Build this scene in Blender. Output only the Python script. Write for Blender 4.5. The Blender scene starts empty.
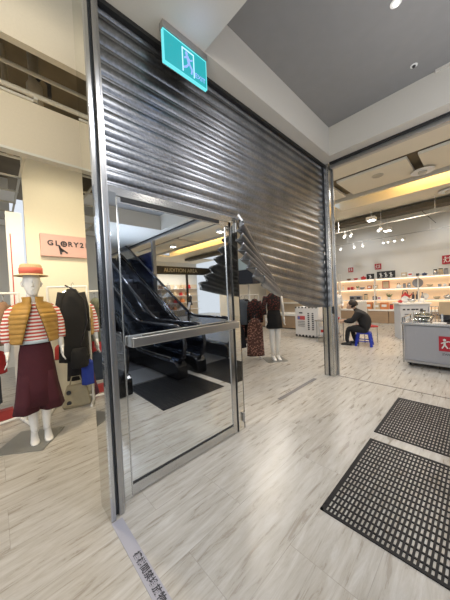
import bpy, math, random
from mathutils import Vector, Matrix
random.seed(7)
PI = math.pi
S = bpy.context.scene
C = S.collection
# ------------------------------------------------------------------ camera
cam_d = bpy.data.cameras.new('camera'); cam = bpy.data.objects.new('camera', cam_d); C.objects.link(cam)
r_ = Vector((0.72414, -0.68819, -0.044836)); d_ = Vector((-0.05021, 0.012227, -0.998664)); f_ = Vector((0.68782, 0.72542, -0.025703))
cam.matrix_world = Matrix(((r_.x, -d_.x, -f_.x, 0), (r_.y, -d_.y, -f_.y, 0), (r_.z, -d_.z, -f_.z, 1.5), (0, 0, 0, 1)))
cam_d.sensor_width = 36; cam_d.sensor_fit = 'AUTO'; cam_d.lens = 243.918 / 600 * 36
cam_d.clip_start = 0.02; cam_d.clip_end = 100
S.camera = cam
S.view_settings.view_transform = 'Standard'; S.view_settings.look = 'None'; S.view_settings.gamma = 1
S.view_settings.use_curve_mapping = False
S.view_settings.exposure = 0.15
# ------------------------------------------------------------------ world and large lights
w = bpy.data.worlds.new('world'); S.world = w; w.use_nodes = True
w.node_tree.nodes['Background'].inputs[0].default_value = (0.86, 0.92, 1.0, 1)
w.node_tree.nodes['Background'].inputs[1].default_value = 0.85
def area(name, loc, rot, sx, sy, power, col):
    l = bpy.data.lights.new(name, 'AREA'); l.shape = 'RECTANGLE'; l.size = sx; l.size_y = sy; l.energy = power; l.color = col
    o = bpy.data.objects.new(name, l); o.location = loc; o.rotation_euler = rot; C.objects.link(o); return o
def point(name, loc, power, col, r=0.05):
    l = bpy.data.lights.new(name, 'POINT'); l.energy = power; l.color = col; l.shadow_soft_size = r
    o = bpy.data.objects.new(name, l); o.location = loc; C.objects.link(o); return o
def spot(name, loc, power, col, ang=130, r=0.06, target=None):
    l = bpy.data.lights.new(name, 'SPOT'); l.energy = power; l.color = col; l.shadow_soft_size = r
    l.spot_size = math.radians(ang); l.spot_blend = 0.7
    o = bpy.data.objects.new(name, l); o.location = loc; C.objects.link(o)
    if target is not None:
        o.rotation_euler = (Vector(target) - Vector(loc)).to_track_quat('-Z', 'Y').to_euler()
    return o
WARM = (1.0, 0.80, 0.56); NEUT = (1.0, 0.93, 0.84); COOL = (0.62, 0.74, 1.0)
# left clothing shop
spot('shop_downlight', (0.2, 3.1, 3.25), 115, (1.0, 0.82, 0.56), 150, 0.1, (0.2, 3.3, 0))
spot('shop_downlight', (-1.0, 2.7, 3.25), 100, (1.0, 0.82, 0.56), 150, 0.1, (-0.6, 2.6, 0))
spot('wall_washer', (0.6, 3.3, 3.3), 45, (1.0, 0.88, 0.66), 120, 0.1, (0.8, 4.5, 2.0))
area('left_bulkhead_fill', (-1.2, 0.2, 2.9), (math.radians(115), 0, math.radians(-15)), 1.6, 1.0, 46, (1.0, 0.93, 0.80))  # added fill aimed up at the cream bulkheads, not a fixture
# hall in front of the shutter (behind and beside the viewer)
area('hall_light', (-1.4, -2.6, 3.3), (math.radians(38), 0, math.radians(-30)), 2.2, 1.6, 55, (0.93, 0.95, 1.0))
spot('coffer_downlight', (2.75, 0.5, 3.98), 75, (0.97, 0.97, 1.0), 150, 0.08, (2.75, 0.5, 0))
spot('coffer_downlight', (2.75, -1.6, 3.98), 60, NEUT, 150, 0.08, (2.75, -1.6, 0))
spot('soffit_downlight', (1.0, 0.6, 3.5), 60, (0.95, 0.96, 1.0), 150, 0.08, (1.0, 0.8, 0))
spot('escalator_light', (2.6, -4.2, 3.5), 120, (0.75, 0.84, 1.0), 150, 0.1, (2.6, -3.2, 0))
area('soffit_bounce', (0.3, -1.6, 1.9), (PI, 0, 0), 1.6, 1.6, 28, (0.92, 0.94, 1.0))  # unseen uplight added in mid-air to brighten the near soffit
area('soffit_bounce', (2.8, -4.2, 2.1), (PI, 0, 0), 2.2, 2.2, 105, (0.62, 0.76, 1.0))  # added blue uplight without a fixture, tints the soffit mirrored in the door
area('recess_bounce', (2.6, -0.6, 2.35), (PI, 0, 0), 1.4, 1.4, 30, (0.95, 0.95, 1.0))  # added upward fill for the grey recess, no lamp hangs here
# hall behind the shutter
spot('rear_spot', (4.7, 3.7, 3.3), 80, (1.0, 0.90, 0.76), 62, 0.22, (2.5, 1.0, 0))
spot('rear_downlight', (3.4, 3.2, 3.5), 60, NEUT, 150, 0.1, (3.4, 3.2, 0))
spot('rear_downlight', (6.3, 4.4, 3.6), 130, NEUT, 150, 0.1, (6.3, 4.4, 0))
# kitchenware shop
for lx, ly, lp in ((6.0, 0.9, 90), (6.1, 2.6, 90), (8.4, 1.4, 130), (8.6, 3.2, 120), (6.2, -1.5, 110), (6.2, -4.5, 110), (8.6, -3.0, 110)):
    spot('shop_downlight', (lx, ly, 3.78), lp, NEUT, 150, 0.1, (lx, ly, 0))
for ly in (3.4, 0.6):
    spot('wall_washer', (9.9, ly, 3.7), 45, (0.95, 0.96, 1.0), 120, 0.1, (11.4, ly, 1.9))
area('far_shop_light', (8.0, -10.0, 3.2), (0, 0, 0), 5.0, 1.6, 150, NEUT)

# ------------------------------------------------------------------ materials
MATS = {}
def mat(name, col, rough=0.5, metal=0.0, emit=None, estr=1.0, noise=0.0, nscale=20.0, bump=0.0, trans=0.0, alpha=1.0, spec=0.5, stretch=None):
    if name in MATS: return MATS[name]
    m = bpy.data.materials.new(name); m.use_nodes = True; nt = m.node_tree; b = nt.nodes['Principled BSDF']
    c = (*col, 1) if len(col) == 3 else col
    b.inputs['Base Color'].default_value = c; b.inputs['Roughness'].default_value = rough; b.inputs['Metallic'].default_value = metal
    b.inputs['Specular IOR Level'].default_value = spec
    b.inputs['Transmission Weight'].default_value = trans; b.inputs['Alpha'].default_value = alpha
    if emit: b.inputs['Emission Color'].default_value = (*emit, 1); b.inputs['Emission Strength'].default_value = estr
    tc = nt.nodes.new('ShaderNodeTexCoord'); mp = nt.nodes.new('ShaderNodeMapping'); nt.links.new(tc.outputs['Object'], mp.inputs[0])
    if stretch: mp.inputs['Scale'].default_value = stretch
    n = nt.nodes.new('ShaderNodeTexNoise'); n.inputs['Scale'].default_value = nscale; n.inputs['Detail'].default_value = 5
    nt.links.new(mp.outputs[0], n.inputs['Vector'])
    mix = nt.nodes.new('ShaderNodeMix'); mix.data_type = 'RGBA'
    k = noise if noise else 0.04
    mix.inputs[6].default_value = (*[max(0, x * (1 - k)) for x in c[:3]], 1); mix.inputs[7].default_value = (*[min(1, x * (1 + k)) for x in c[:3]], 1)
    nt.links.new(n.outputs[0], mix.inputs[0]); nt.links.new(mix.outputs[2], b.inputs['Base Color'])
    if bump:
        bp = nt.nodes.new('ShaderNodeBump'); bp.inputs['Strength'].default_value = bump; bp.inputs['Distance'].default_value = 0.01
        nt.links.new(n.outputs[0], bp.inputs['Height']); nt.links.new(bp.outputs[0], b.inputs['Normal'])
    MATS[name] = m; return m
def emis(name, col, s):
    return mat(name, (0.02, 0.02, 0.02), 0.6, emit=col, estr=s)

steel = mat('brushed_steel', (0.56, 0.56, 0.55), 0.22, 1.0, noise=0.1, nscale=4, stretch=(60, 60, 1))
steel_dull = mat('dull_steel', (0.42, 0.42, 0.42), 0.33, 1.0, noise=0.15, nscale=5, stretch=(40, 40, 1))
mirror = mat('polished_steel_mirror', (0.70, 0.70, 0.67), 0.02, 1.0, noise=0.02)
door_mirror = mat('door_mirror', (0.80, 0.82, 0.82), 0.012, 1.0, noise=0.02)
black = mat('black_gap', (0.008, 0.008, 0.008), 0.5)
blackm = mat('black_matte', (0.02, 0.02, 0.022), 0.6)
blackg = mat('black_gloss', (0.012, 0.012, 0.016), 0.12)
plaster = mat('cream_plaster', (0.56, 0.48, 0.345), 0.85, noise=0.05, nscale=60, bump=0.05)
soffit_m = mat('soffit_paint', (0.53, 0.50, 0.44), 0.75, noise=0.03, nscale=70, bump=0.04)
cream = mat('cream_wall', (0.74, 0.69, 0.55), 0.85, noise=0.03, nscale=30)
greyceil = mat('grey_ceiling', (0.235, 0.23, 0.22), 0.9, noise=0.06, nscale=8)
whitep = mat('white_paint', (0.78, 0.77, 0.74), 0.5)
shopwall = mat('shop_wall', (0.72, 0.71, 0.66), 0.8, noise=0.03, nscale=3)
shopceil = mat('shop_ceiling', (0.74, 0.68, 0.55), 0.85, noise=0.03, nscale=3)
slotm = mat('ceiling_slot_brown', (0.20, 0.16, 0.10), 0.8, noise=0.2, nscale=6)
plenum = mat('plenum_brown', (0.16, 0.125, 0.075), 0.9, noise=0.35, nscale=3)
pipe_m = mat('pipe_tan', (0.36, 0.31, 0.22), 0.7, noise=0.2)
tbar = mat('ceiling_grid', (0.55, 0.52, 0.43), 0.5)
wood = mat('wood_slats', (0.34, 0.24, 0.155), 0.6, noise=0.25, nscale=3, stretch=(1, 1, 30))
glassm = mat('clear_glass', (0.85, 0.92, 0.90), 0.03, trans=1.0)
rubber = mat('rubber_mat', (0.008, 0.008, 0.010), 0.45, noise=0.2, nscale=50, spec=0.25)

def shutter_material():
    m = mat('galvanised_slats', (0.42, 0.42, 0.43), 0.3, 1.0, noise=0.0)
    nt = m.node_tree; b = nt.nodes['Principled BSDF']
    tc = nt.nodes.new('ShaderNodeTexCoord')
    n = nt.nodes.new('ShaderNodeTexNoise'); n.inputs['Scale'].default_value = 55; n.inputs['Detail'].default_value = 8
    n2 = nt.nodes.new('ShaderNodeTexNoise'); n2.inputs['Scale'].default_value = 3; n2.inputs['Detail'].default_value = 3
    nt.links.new(tc.outputs['Object'], n.inputs['Vector']); nt.links.new(tc.outputs['Object'], n2.inputs['Vector'])
    ad = nt.nodes.new('ShaderNodeMath'); ad.operation = 'ADD'; nt.links.new(n.outputs[0], ad.inputs[0]); nt.links.new(n2.outputs[0], ad.inputs[1])
    rp = nt.nodes.new('ShaderNodeValToRGB'); rp.color_ramp.elements[0].position = 0.35; rp.color_ramp.elements[1].position = 0.72
    dv = nt.nodes.new('ShaderNodeMath'); dv.operation = 'MULTIPLY'; dv.inputs[1].default_value = 0.5; nt.links.new(ad.outputs[0], dv.inputs[0])
    nt.links.new(dv.outputs[0], rp.inputs[0])
    rp.color_ramp.elements[0].color = (0.165, 0.17, 0.18, 1); rp.color_ramp.elements[1].color = (0.36, 0.37, 0.39, 1)
    nt.links.new(rp.outputs[0], b.inputs['Base Color'])
    r2 = nt.nodes.new('ShaderNodeMapRange'); r2.inputs[3].default_value = 0.26; r2.inputs[4].default_value = 0.46
    nt.links.new(n.outputs[0], r2.inputs[0]); nt.links.new(r2.outputs[0], b.inputs['Roughness'])
    return m
slat_m = shutter_material()

def floor_material():
    m = bpy.data.materials.new('vinyl_plank_floor'); m.use_nodes = True; nt = m.node_tree; b = nt.nodes['Principled BSDF']
    N = nt.nodes.new; L = nt.links.new
    tc = N('ShaderNodeTexCoord')
    br = N('ShaderNodeTexBrick'); br.offset = 0.37; br.inputs['Scale'].default_value = 1.0; br.inputs['Brick Width'].default_value = 1.2
    br.inputs['Row Height'].default_value = 0.4; br.inputs['Mortar Size'].default_value = 0.0018; br.inputs['Mortar Smooth'].default_value = 0.3
    br.inputs['Color1'].default_value = (0.0, 0.0, 0.0, 1); br.inputs['Color2'].default_value = (1, 1, 1, 1); br.inputs['Mortar'].default_value = (0.5, 0.5, 0.5, 1)
    L(tc.outputs['Object'], br.inputs['Vector'])
    mp = N('ShaderNodeMapping'); mp.inputs['Scale'].default_value = (1.6, 13, 1); L(tc.outputs['Object'], mp.inputs[0])
    # offset the grain per plank
    ad = N('ShaderNodeVectorMath'); ad.operation = 'MULTIPLY_ADD'; ad.inputs[1].default_value = (3, 7, 0); L(br.outputs['Color'], ad.inputs[0]); L(mp.outputs[0], ad.inputs[2])
    n = N('ShaderNodeTexNoise'); n.inputs['Scale'].default_value = 1.6; n.inputs['Detail'].default_value = 12; n.inputs['Roughness'].default_value = 0.70; n.inputs['Distortion'].default_value = 0.5
    L(ad.outputs[0], n.inputs['Vector'])
    rp = N('ShaderNodeValToRGB'); e = rp.color_ramp.elements
    e[0].position = 0.30; e[0].color = (0.30, 0.265, 0.22, 1); e[1].position = 0.66; e[1].color = (0.53, 0.515, 0.485, 1)
    x = rp.color_ramp.elements.new(0.47); x.color = (0.42, 0.395, 0.355, 1)
    L(n.outputs[0], rp.inputs[0])
    mm = N('ShaderNodeMix'); mm.data_type = 'RGBA'; mm.inputs[7].default_value = (0.22, 0.19, 0.16, 1)
    L(rp.outputs[0], mm.inputs[6])
    sc = N('ShaderNodeMath'); sc.operation = 'MULTIPLY'; sc.inputs[1].default_value = 0.5; L(br.outputs['Fac'], sc.inputs[0]); L(sc.outputs[0], mm.inputs[0])
    L(mm.outputs[2], b.inputs['Base Color'])
    rr = N('ShaderNodeMapRange'); rr.inputs[3].default_value = 0.20; rr.inputs[4].default_value = 0.38; L(n.outputs[0], rr.inputs[0]); L(rr.outputs[0], b.inputs['Roughness'])
    bp = N('ShaderNodeBump'); bp.inputs['Strength'].default_value = 0.05; bp.inputs['Distance'].default_value = 0.003; L(n.outputs[0], bp.inputs['Height']); L(bp.outputs[0], b.inputs['Normal'])
    return m
floor_m = floor_material()

def stripe_material():
    m = bpy.data.materials.new('striped_jersey'); m.use_nodes = True; nt = m.node_tree; b = nt.nodes['Principled BSDF']
    N = nt.nodes.new; L = nt.links.new
    tc = N('ShaderNodeTexCoord'); sp = N('ShaderNodeSeparateXYZ'); L(tc.outputs['Object'], sp.inputs[0])
    mu = N('ShaderNodeMath'); mu.operation = 'MULTIPLY'; mu.inputs[1].default_value = 1 / 0.037; L(sp.outputs['Z'], mu.inputs[0])
    fr = N('ShaderNodeMath'); fr.operation = 'FRACT'; L(mu.outputs[0], fr.inputs[0])
    gt = N('ShaderNodeMath'); gt.operation = 'GREATER_THAN'; gt.inputs[1].default_value = 0.48; L(fr.outputs[0], gt.inputs[0])
    mx = N('ShaderNodeMix'); mx.data_type = 'RGBA'; mx.inputs[6].default_value = (0.78, 0.74, 0.68, 1); mx.inputs[7].default_value = (0.50, 0.07, 0.05, 1)
    L(gt.outputs[0], mx.inputs[0]); L(mx.outputs[2], b.inputs['Base Color']); b.inputs['Roughness'].default_value = 0.85
    return m
stripe_m = stripe_material()
def pattern_material(name, a, bcol, scale):
    m = bpy.data.materials.new(name); m.use_nodes = True; nt = m.node_tree; b = nt.nodes['Principled BSDF']
    v = nt.nodes.new('ShaderNodeTexVoronoi'); v.inputs['Scale'].default_value = scale
    tc = nt.nodes.new('ShaderNodeTexCoord'); nt.links.new(tc.outputs['Object'], v.inputs['Vector'])
    rp = nt.nodes.new('ShaderNodeValToRGB'); rp.color_ramp.interpolation = 'CONSTANT'
    rp.color_ramp.elements[0].color = (*a, 1); rp.color_ramp.elements[1].position = 0.38; rp.color_ramp.elements[1].color = (*bcol, 1)
    nt.links.new(v.outputs['Distance'], rp.inputs[0]); nt.links.new(rp.outputs[0], b.inputs['Base Color']); b.inputs['Roughness'].default_value = 0.9
    return m

# ------------------------------------------------------------------ mesh helpers
class MB:
    def __init__(s): s.v = []; s.f = []
    def add(s, vs, fs):
        o = len(s.v); s.v += [tuple(p) for p in vs]; s.f += [tuple(i + o for i in f) for f in fs]; return s
    def box(s, x0, x1, y0, y1, z0, z1):
        return s.add([(x0, y0, z0), (x1, y0, z0), (x1, y1, z0), (x0, y1, z0), (x0, y0, z1), (x1, y0, z1), (x1, y1, z1), (x0, y1, z1)],
                     [(0, 3, 2, 1), (4, 5, 6, 7), (0, 1, 5, 4), (1, 2, 6, 5), (2, 3, 7, 6), (3, 0, 4, 7)])
    def beam(s, a, b, w, h, up=(0, 0, 1)):
        a = Vector(a); b = Vector(b); d = (b - a).normalized(); u = Vector(up); sd = d.cross(u)
        if sd.length < 1e-4: sd = d.cross(Vector((1, 0, 0)))
        sd.normalize(); u = sd.cross(d); vs = []
        for p in (a, b):
            for i, j in ((-1, -1), (1, -1), (1, 1), (-1, 1)): vs.append(p + sd * (i * w / 2) + u * (j * h / 2))
        return s.add(vs, [(0, 1, 2, 3), (7, 6, 5, 4), (0, 4, 5, 1), (1, 5, 6, 2), (2, 6, 7, 3), (3, 7, 4, 0)])
    def prism(s, poly, axis, a, b):
        def P(u, v, t): return {'x': (t, u, v), 'y': (u, t, v), 'z': (u, v, t)}[axis]
        n = len(poly); vs = [P(u, v, a) for u, v in poly] + [P(u, v, b) for u, v in poly]
        return s.add(vs, [tuple(range(n))[::-1], tuple(range(n, 2 * n))] + [(i, (i + 1) % n, (i + 1) % n + n, i + n) for i in range(n)])
    def tube(s, pts, r, n=8, caps=True):
        pts = [Vector(p) for p in pts]; rs = r if isinstance(r, (list, tuple)) else [r] * len(pts); vs = []; fs = []
        up = None
        for i, p in enumerate(pts):
            d = (pts[min(i + 1, len(pts) - 1)] - pts[max(i - 1, 0)])
            d = d.normalized() if d.length > 1e-9 else Vector((0, 0, 1))
            if up is None: up = Vector((0, 0, 1)) if abs(d.z) < 0.9 else Vector((1, 0, 0))
            a = d.cross(up).normalized(); up = a.cross(d).normalized()
            for k in range(n):
                t = 2 * PI * k / n; vs.append(p + a * (math.cos(t) * rs[i]) + up * (math.sin(t) * rs[i]))
        for i in range(len(pts) - 1):
            for k in range(n): fs.append((i * n + k, i * n + (k + 1) % n, (i + 1) * n + (k + 1) % n, (i + 1) * n + k))
        if caps: fs += [tuple(range(n))[::-1], tuple(range((len(pts) - 1) * n, len(pts) * n))]
        return s.add(vs, fs)
    def lathe(s, prof, o=(0, 0, 0), n=20, axis='z'):
        vs = []; fs = []
        for r, z in prof:
            for k in range(n):
                t = 2 * PI * k / n; a, b = r * math.cos(t), r * math.sin(t)
                q = {'z': (a, b, z), 'x': (z, a, b), 'y': (a, z, b)}[axis]
                vs.append((o[0] + q[0], o[1] + q[1], o[2] + q[2]))
        for i in range(len(prof) - 1):
            for k in range(n): fs.append((i * n + k, i * n + (k + 1) % n, (i + 1) * n + (k + 1) % n, (i + 1) * n + k))
        fs += [tuple(range(n))[::-1], tuple(range((len(prof) - 1) * n, len(prof) * n))]
        return s.add(vs, fs)
    def loft(s, rings, closed=True, caps=True):
        n = len(rings[0]); vs = [p for r in rings for p in r]; fs = []
        for i in range(len(rings) - 1):
            for k in range(n if closed else n - 1): fs.append((i * n + k, i * n + (k + 1) % n, (i + 1) * n + (k + 1) % n, (i + 1) * n + k))
        if caps and closed: fs += [tuple(range(n))[::-1], tuple(range((len(rings) - 1) * n, len(rings) * n))]
        return s.add(vs, fs)
    def build(s, name, m, parent=None, smooth=False, bevel=0, world=False, solid=0, sub=0):
        me = bpy.data.meshes.new(name)
        off = Vector((0, 0, 0))
        if world and parent:
            p = parent
            while p: off += p.location; p = p.parent
        me.from_pydata([tuple(Vector(v) - off) for v in s.v], [], s.f); me.update()
        me.materials.append(m)
        if smooth:
            for p in me.polygons: p.use_smooth = True
        o = bpy.data.objects.new(name, me); C.objects.link(o)
        if parent: o.parent = parent
        if solid: k = o.modifiers.new('solid', 'SOLIDIFY'); k.thickness = solid; k.offset = 0
        if bevel: k = o.modifiers.new('bevel', 'BEVEL'); k.width = bevel; k.segments = 2; k.limit_method = 'ANGLE'
        if sub: k = o.modifiers.new('sub', 'SUBSURF'); k.levels = sub; k.render_levels = sub
        return o
def tag(o, label, cat, group=None, kind=None):
    o['label'] = label; o['category'] = cat
    if group: o['group'] = group
    if kind: o['kind'] = kind
    return o
def thing(name, label, cat, loc=(0, 0, 0), rz=0, group=None):
    o = bpy.data.objects.new(name, None); o.empty_display_size = 0.1; C.objects.link(o)
    o.location = loc; o.rotation_euler = (0, 0, rz); return tag(o, label, cat, group)
def struct(name, mb, m, parent=None, **k):
    o = mb.build(name, m, parent, **k); o['kind'] = 'structure'; return o
def dup(root, loc=None, rz=None, label=None, group=None):
    def cp(o, par):
        c = o.copy(); C.objects.link(c); c.parent = par
        for ch in list(o.children): cp(ch, c)
        return c
    r = cp(root, None)
    if loc is not None: r.location = loc
    if rz is not None: r.rotation_euler = (0, 0, rz)
    if label: r['label'] = label
    if group: r['group'] = group
    return r
def text(name, s, size, m, parent, X, Y, origin, extrude=0.001, align='CENTER', world=True, bold=0):
    cu = bpy.data.curves.new(name, 'FONT'); cu.body = s; cu.size = size; cu.extrude = extrude; cu.align_x = align; cu.align_y = 'CENTER'; cu.offset = bold
    t = bpy.data.objects.new(name, cu); C.objects.link(t); bpy.context.view_layer.update()
    me = bpy.data.meshes.new_from_object(t.evaluated_get(bpy.context.evaluated_depsgraph_get()))
    C.objects.unlink(t); bpy.data.objects.remove(t)
    X = Vector(X).normalized(); Y = Vector(Y).normalized(); Z = X.cross(Y); o_ = Vector(origin)
    if world and parent:
        p = parent
        while p: o_ = o_ - p.location; p = p.parent
    for v in me.vertices: v.co = o_ + X * v.co.x + Y * v.co.y + Z * v.co.z
    me.materials.clear(); me.materials.append(m); me.name = name
    o = bpy.data.objects.new(name, me); C.objects.link(o)
    if parent: o.parent = parent
    return o
def ell(cx, cy, z, rx, ry, n=24, ph=0, fold=0, nf=8):
    out = []
    for k in range(n):
        t = 2 * PI * k / n; q = 1 + fold * math.sin(nf * t + ph)
        out.append((cx + rx * q * math.cos(t), cy + ry * q * math.sin(t), z))
    return out

# ================================================================== STRUCTURE
struct('floor', MB().box(-6, 13, -12, 10, -0.1, 0), floor_m)
ST = 3.6
# soffit (underside z=3.6) around the recessed grey ceiling
cx0, cx1, cy0, cy1, CT = 1.43, 3.96, -3.30, 1.63, 4.04
b = MB().box(-2.6, cx0, -9.5, 1.87, ST, ST + 0.06).box(cx0, cx1, cy1, 1.87, ST, ST + 0.06).box(cx0, cx1, -9.5, cy0, ST, ST + 0.06).box(cx1, 4.17, -9.5, 1.87, ST, ST + 0.06)
struct('ceiling', b, soffit_m)
b = MB().box(cx0 - 0.05, cx0, cy0, cy1, ST + 0.06, CT).box(cx1, cx1 + 0.05, cy0, cy1, ST + 0.06, CT).box(cx0, cx1, cy1, cy1 + 0.05, ST + 0.06, CT).box(cx0, cx1, cy0 - 0.05, cy0, ST + 0.06, CT)
struct('trim_1', b, soffit_m)
struct('ceiling', MB().box(cx0 - 0.05, cx1 + 0.05, cy0 - 0.05, cy1 + 0.05, CT, CT + 0.05), greyceil)
struct('trim_2', MB().box(3.93, 3.957, -3.28, 0.35, CT - 0.03, CT), soffit_m)       # thin strip in soffit paint at the edge of the recess
# black gap over the shutter and header track over the side opening
struct('trim_3', MB().box(0.5, 4.15, 1.80, 1.88, ST - 0.035, ST + 0.0), black)
struct('trim_4', MB().box(4.15, 4.19, -8.9, 1.72, ST - 0.03, ST), black)
struct('trim_5', MB().box(4.19, 4.23, -8.9, 1.72, ST - 0.09, ST), steel_dull)
struct('trim_6', MB().box(4.23, 4.30, -8.9, 1.72, ST - 0.075, ST + 0.3), soffit_m)
# left shop bulkheads, open plenum and cream wall
struct('wall_front', MB().box(-4, 0.95, 2.30, 2.36, 3.41, 4.5), plaster)
struct('trim_7', MB().box(-4, 1.30, 2.60, 2.66, 2.745, 3.19), plaster)
struct('ceiling', MB().box(-4, 1.4, 2.36, 9, 4.42, 4.5), plenum)
struct('trim_8', MB().box(-4, 1.30, 2.60, 2.66, 2.73, 2.745).box(-4, 1.3, 2.57, 2.60, 2.725, 2.745), tbar)
struct('wall_back', MB().box(0.38, 1.40, 4.50, 4.56, 0, 4.42), cream)
struct('wall_left', MB().box(-4, 0.38, 7.6, 7.66, 0, 4.42), shopwall)
struct('wall_side', MB().box(1.34, 1.40, 2.7, 4.5, 0, 4.42), cream)
# suspended grid ceiling at the back of the left shop with missing tiles
b = MB()
zt = 3.30
for i in range(7):
    for j in range(5):
        x = 0.36 - 0.6 * (i + 1); y = 4.55 + 0.6 * j
        if (i, j) in ((0, 0), (0, 2), (0, 3), (1, 1), (2, 3)): continue
        b.box(x + 0.015, x + 0.585, y + 0.015, y + 0.585, zt, zt + 0.02)
struct('ceiling', b, whitep)
b = MB()
for i in range(8): b.box(0.36 - 0.6 * i - 0.014, 0.36 - 0.6 * i + 0.014, 2.68, 7.6, zt - 0.02, zt)
for j in range(9): b.box(-4, 0.38, 2.72 + 0.6 * j, 2.75 + 0.6 * j, zt - 0.02, zt)
struct('trim_9', b, tbar)
# behind the shutter
SZ0 = 3.90
struct('wall_back', MB().box(1.40, 11.5, 7.6, 7.7, 0, 4.3), shopwall)
struct('ceiling', MB().box(1.40, 4.30, 1.90, 7.7, SZ0, SZ0 + .05).box(4.30, 9.35, 3.0, 7.7, SZ0, SZ0 + .05), shopceil)
struct('wall_right', MB().box(11.5, 11.6, -9.0, 7.7, 0, 5.0), shopwall)
# kitchenware shop ceiling: panels parted by dark slots, warm cove, far raised part
SZ = 3.90
b = MB()
b.box(4.30, 5.62, -9.4, 3.0, SZ, SZ + 0.05)
for y0, y1 in ((-9.4, -5.3), (-5.1, -2.1), (-1.9, 0.78), (0.95, 2.25)): b.box(5.80, 6.85, y0, y1, SZ, SZ + 0.05)
b.box(5.8, 6.85, 2.42, 3.0, SZ, SZ + 0.05)
b.box(7.95, 9.35, -9.4, 3.0, SZ, SZ + 0.05)
struct('ceiling', b, shopceil)
struct('trim_10', MB().box(4.3, 11.6, -9.4, 1.9, 5.0, 5.05), slotm)
struct('trim_11', MB().box(5.60, 7.0, -9.4, 3.0, SZ + 0.12, SZ + 0.16), slotm)
b = MB().box(7.0, 7.06, -9.4, 3.0, SZ - 0.04, SZ + 0.42).box(7.06, 7.96, -9.4, 3.0, SZ + 0.38, SZ + 0.42).box(7.90, 7.96, -9.4, 3.0, SZ - 0.03, SZ + 0.38)
struct('trim_12', b, shopceil)
cove = MB().box(7.10, 7.16, -9.3, 1.6, SZ + 0.06, SZ + 0.10).build('cove_light', emis('cove_led', (1.0, 0.62, 0.16), 14.0))
tag(cove, 'warm yellow strip light hidden in the ceiling cove of the kitchenware shop', 'cove light')
area('cove_glow', (7.45, -3.6, SZ + 0.05), (PI, 0, 0), 0.5, 10.0, 110, (1.0, 0.66, 0.24))
struct('trim_13', MB().box(9.0, 9.4, -9.4, 6.5, SZ - 0.20, SZ - 0.06), mat('duct_brown', (.10, .085, .06), .8))
struct('ceiling', MB().box(9.65, 11.5, -9.4, 7.6, 4.75, 4.8), shopceil)
struct('trim_14', MB().box(9.35, 9.7, -9.4, 7.6, SZ - 0.02, 4.75), shopwall)
# dark shopfront next to the escalators and the fascia of the next shop, both seen only in the door's mirror
struct('wall_south', MB().box(4.3, 11.5, -11.6, -11.5, 0, 4.4), shopwall)
struct('ceiling', MB().box(4.3, 11.5, -11.6, -9.4, 3.9, 3.95), shopceil)

# ================================================================== FLOOR THINGS
lab_m = mat('floor_label_grey', (0.36, 0.36, 0.42), 0.45)
ink = mat('black_ink', (0.03, 0.03, 0.04), 0.6)
t = thing('floor_strip', 'grey floor label strip with black characters running from the near shutter post', 'floor label', (0.53, 1.0, 0))
MB().box(0.495, 0.565, 0.30, 1.715, 0, 0.003).build('strip', lab_m, t, world=True)
text('lettering', '樓梯間禁堆放物', 0.047, ink, t, (0, -1, 0), (1, 0, 0), (0.53, 1.42, 0.0035), 0.0006, 'LEFT', bold=0.0008)
tag(MB().box(2.80, 3.87, 1.925, 1.985, 0, 0.003).build('floor_strip', mat('strip_dark', (.16, .15, .15), .5)), 'bare dark grey strip on the floor leading to the far shutter post', 'floor strip')
tag(MB().box(4.24, 4.255, 0.20, 1.72, 0, 0.003).build('floor_track', mat('track_brown', (0.10, 0.09, 0.08), 0.5)), 'thin dark floor track in front of the kitchenware shop', 'floor track')

def rubber_grid(x0, x1, y0, y1, label, px=0.060, py=0.0245):
    m = MB(); h = 0.007
    m.box(x0, x1, y0, y0 + 0.02, 0, h).box(x0, x1, y1 - 0.02, y1, 0, h).box(x0, x0 + 0.02, y0, y1, 0, h).box(x1 - 0.02, x1, y0, y1, 0, h)
    n = int((x1 - x0) / px)
    for i in range(1, n): x = x0 + (x1 - x0) * i / n; m.box(x - 0.005, x + 0.005, y0, y1, 0.001, h)
    n = int((y1 - y0) / py)
    for i in range(1, n): y = y0 + (y1 - y0) * i / n; m.box(x0, x1, y - 0.0060, y + 0.0060, 0.001, h - 0.001)
    return tag(m.build('floor_mat', rubber), label, 'mat')
rubber_grid(1.545, 2.64, -0.42, 0.78, 'near black rubber grid mat in front of the shutter')
rubber_grid(2.79, 3.87, -0.42, 0.79, 'black rubber grid mat farther away, towards the kitchenware shop')

# ================================================================== SHUTTER
t = thing('guide_post', 'polished steel shutter post standing at the near left end of the shutter', 'post', (0.55, 1.83, 0))
W = dict(world=True)
MB().box(0.497, 0.507, 1.72, 1.93, 0, ST).build('mirror_panel', mirror, t, **W)
MB().box(0.507, 0.528, 1.72, 1.732, 0, ST).build('front_lip', steel, t, **W)
MB().box(0.507, 0.585, 1.80, 1.93, 0, ST).build('post_core', steel_dull, t, **W)
MB().box(0.528, 0.556, 1.765, 1.80, 0, ST).build('groove', mat('groove_dark', (0.10, 0.11, 0.12), 0.35, 0.8), t, **W)
m = MB().box(0.556, 0.59, 1.735, 1.80, 0, ST); m.build('guide_channel', steel_dull, t, bevel=0.006, **W)
MB().box(0.59, 0.618, 1.79, 1.83, 0, ST).build('inner_channel', steel_dull, t, **W)
MB().prism([(0.59, 1.742), (0.622, 1.80), (0.59, 1.80)], 'z', 0, 0.02).build('foot', steel_dull, t, **W)
for z in (1.93, 2.5, 0.9): MB().lathe([(0.004, 0), (0.004, 0.003)], (0.518, 1.718, z), 8, 'y').build('screw', steel, t, **W)

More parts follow.
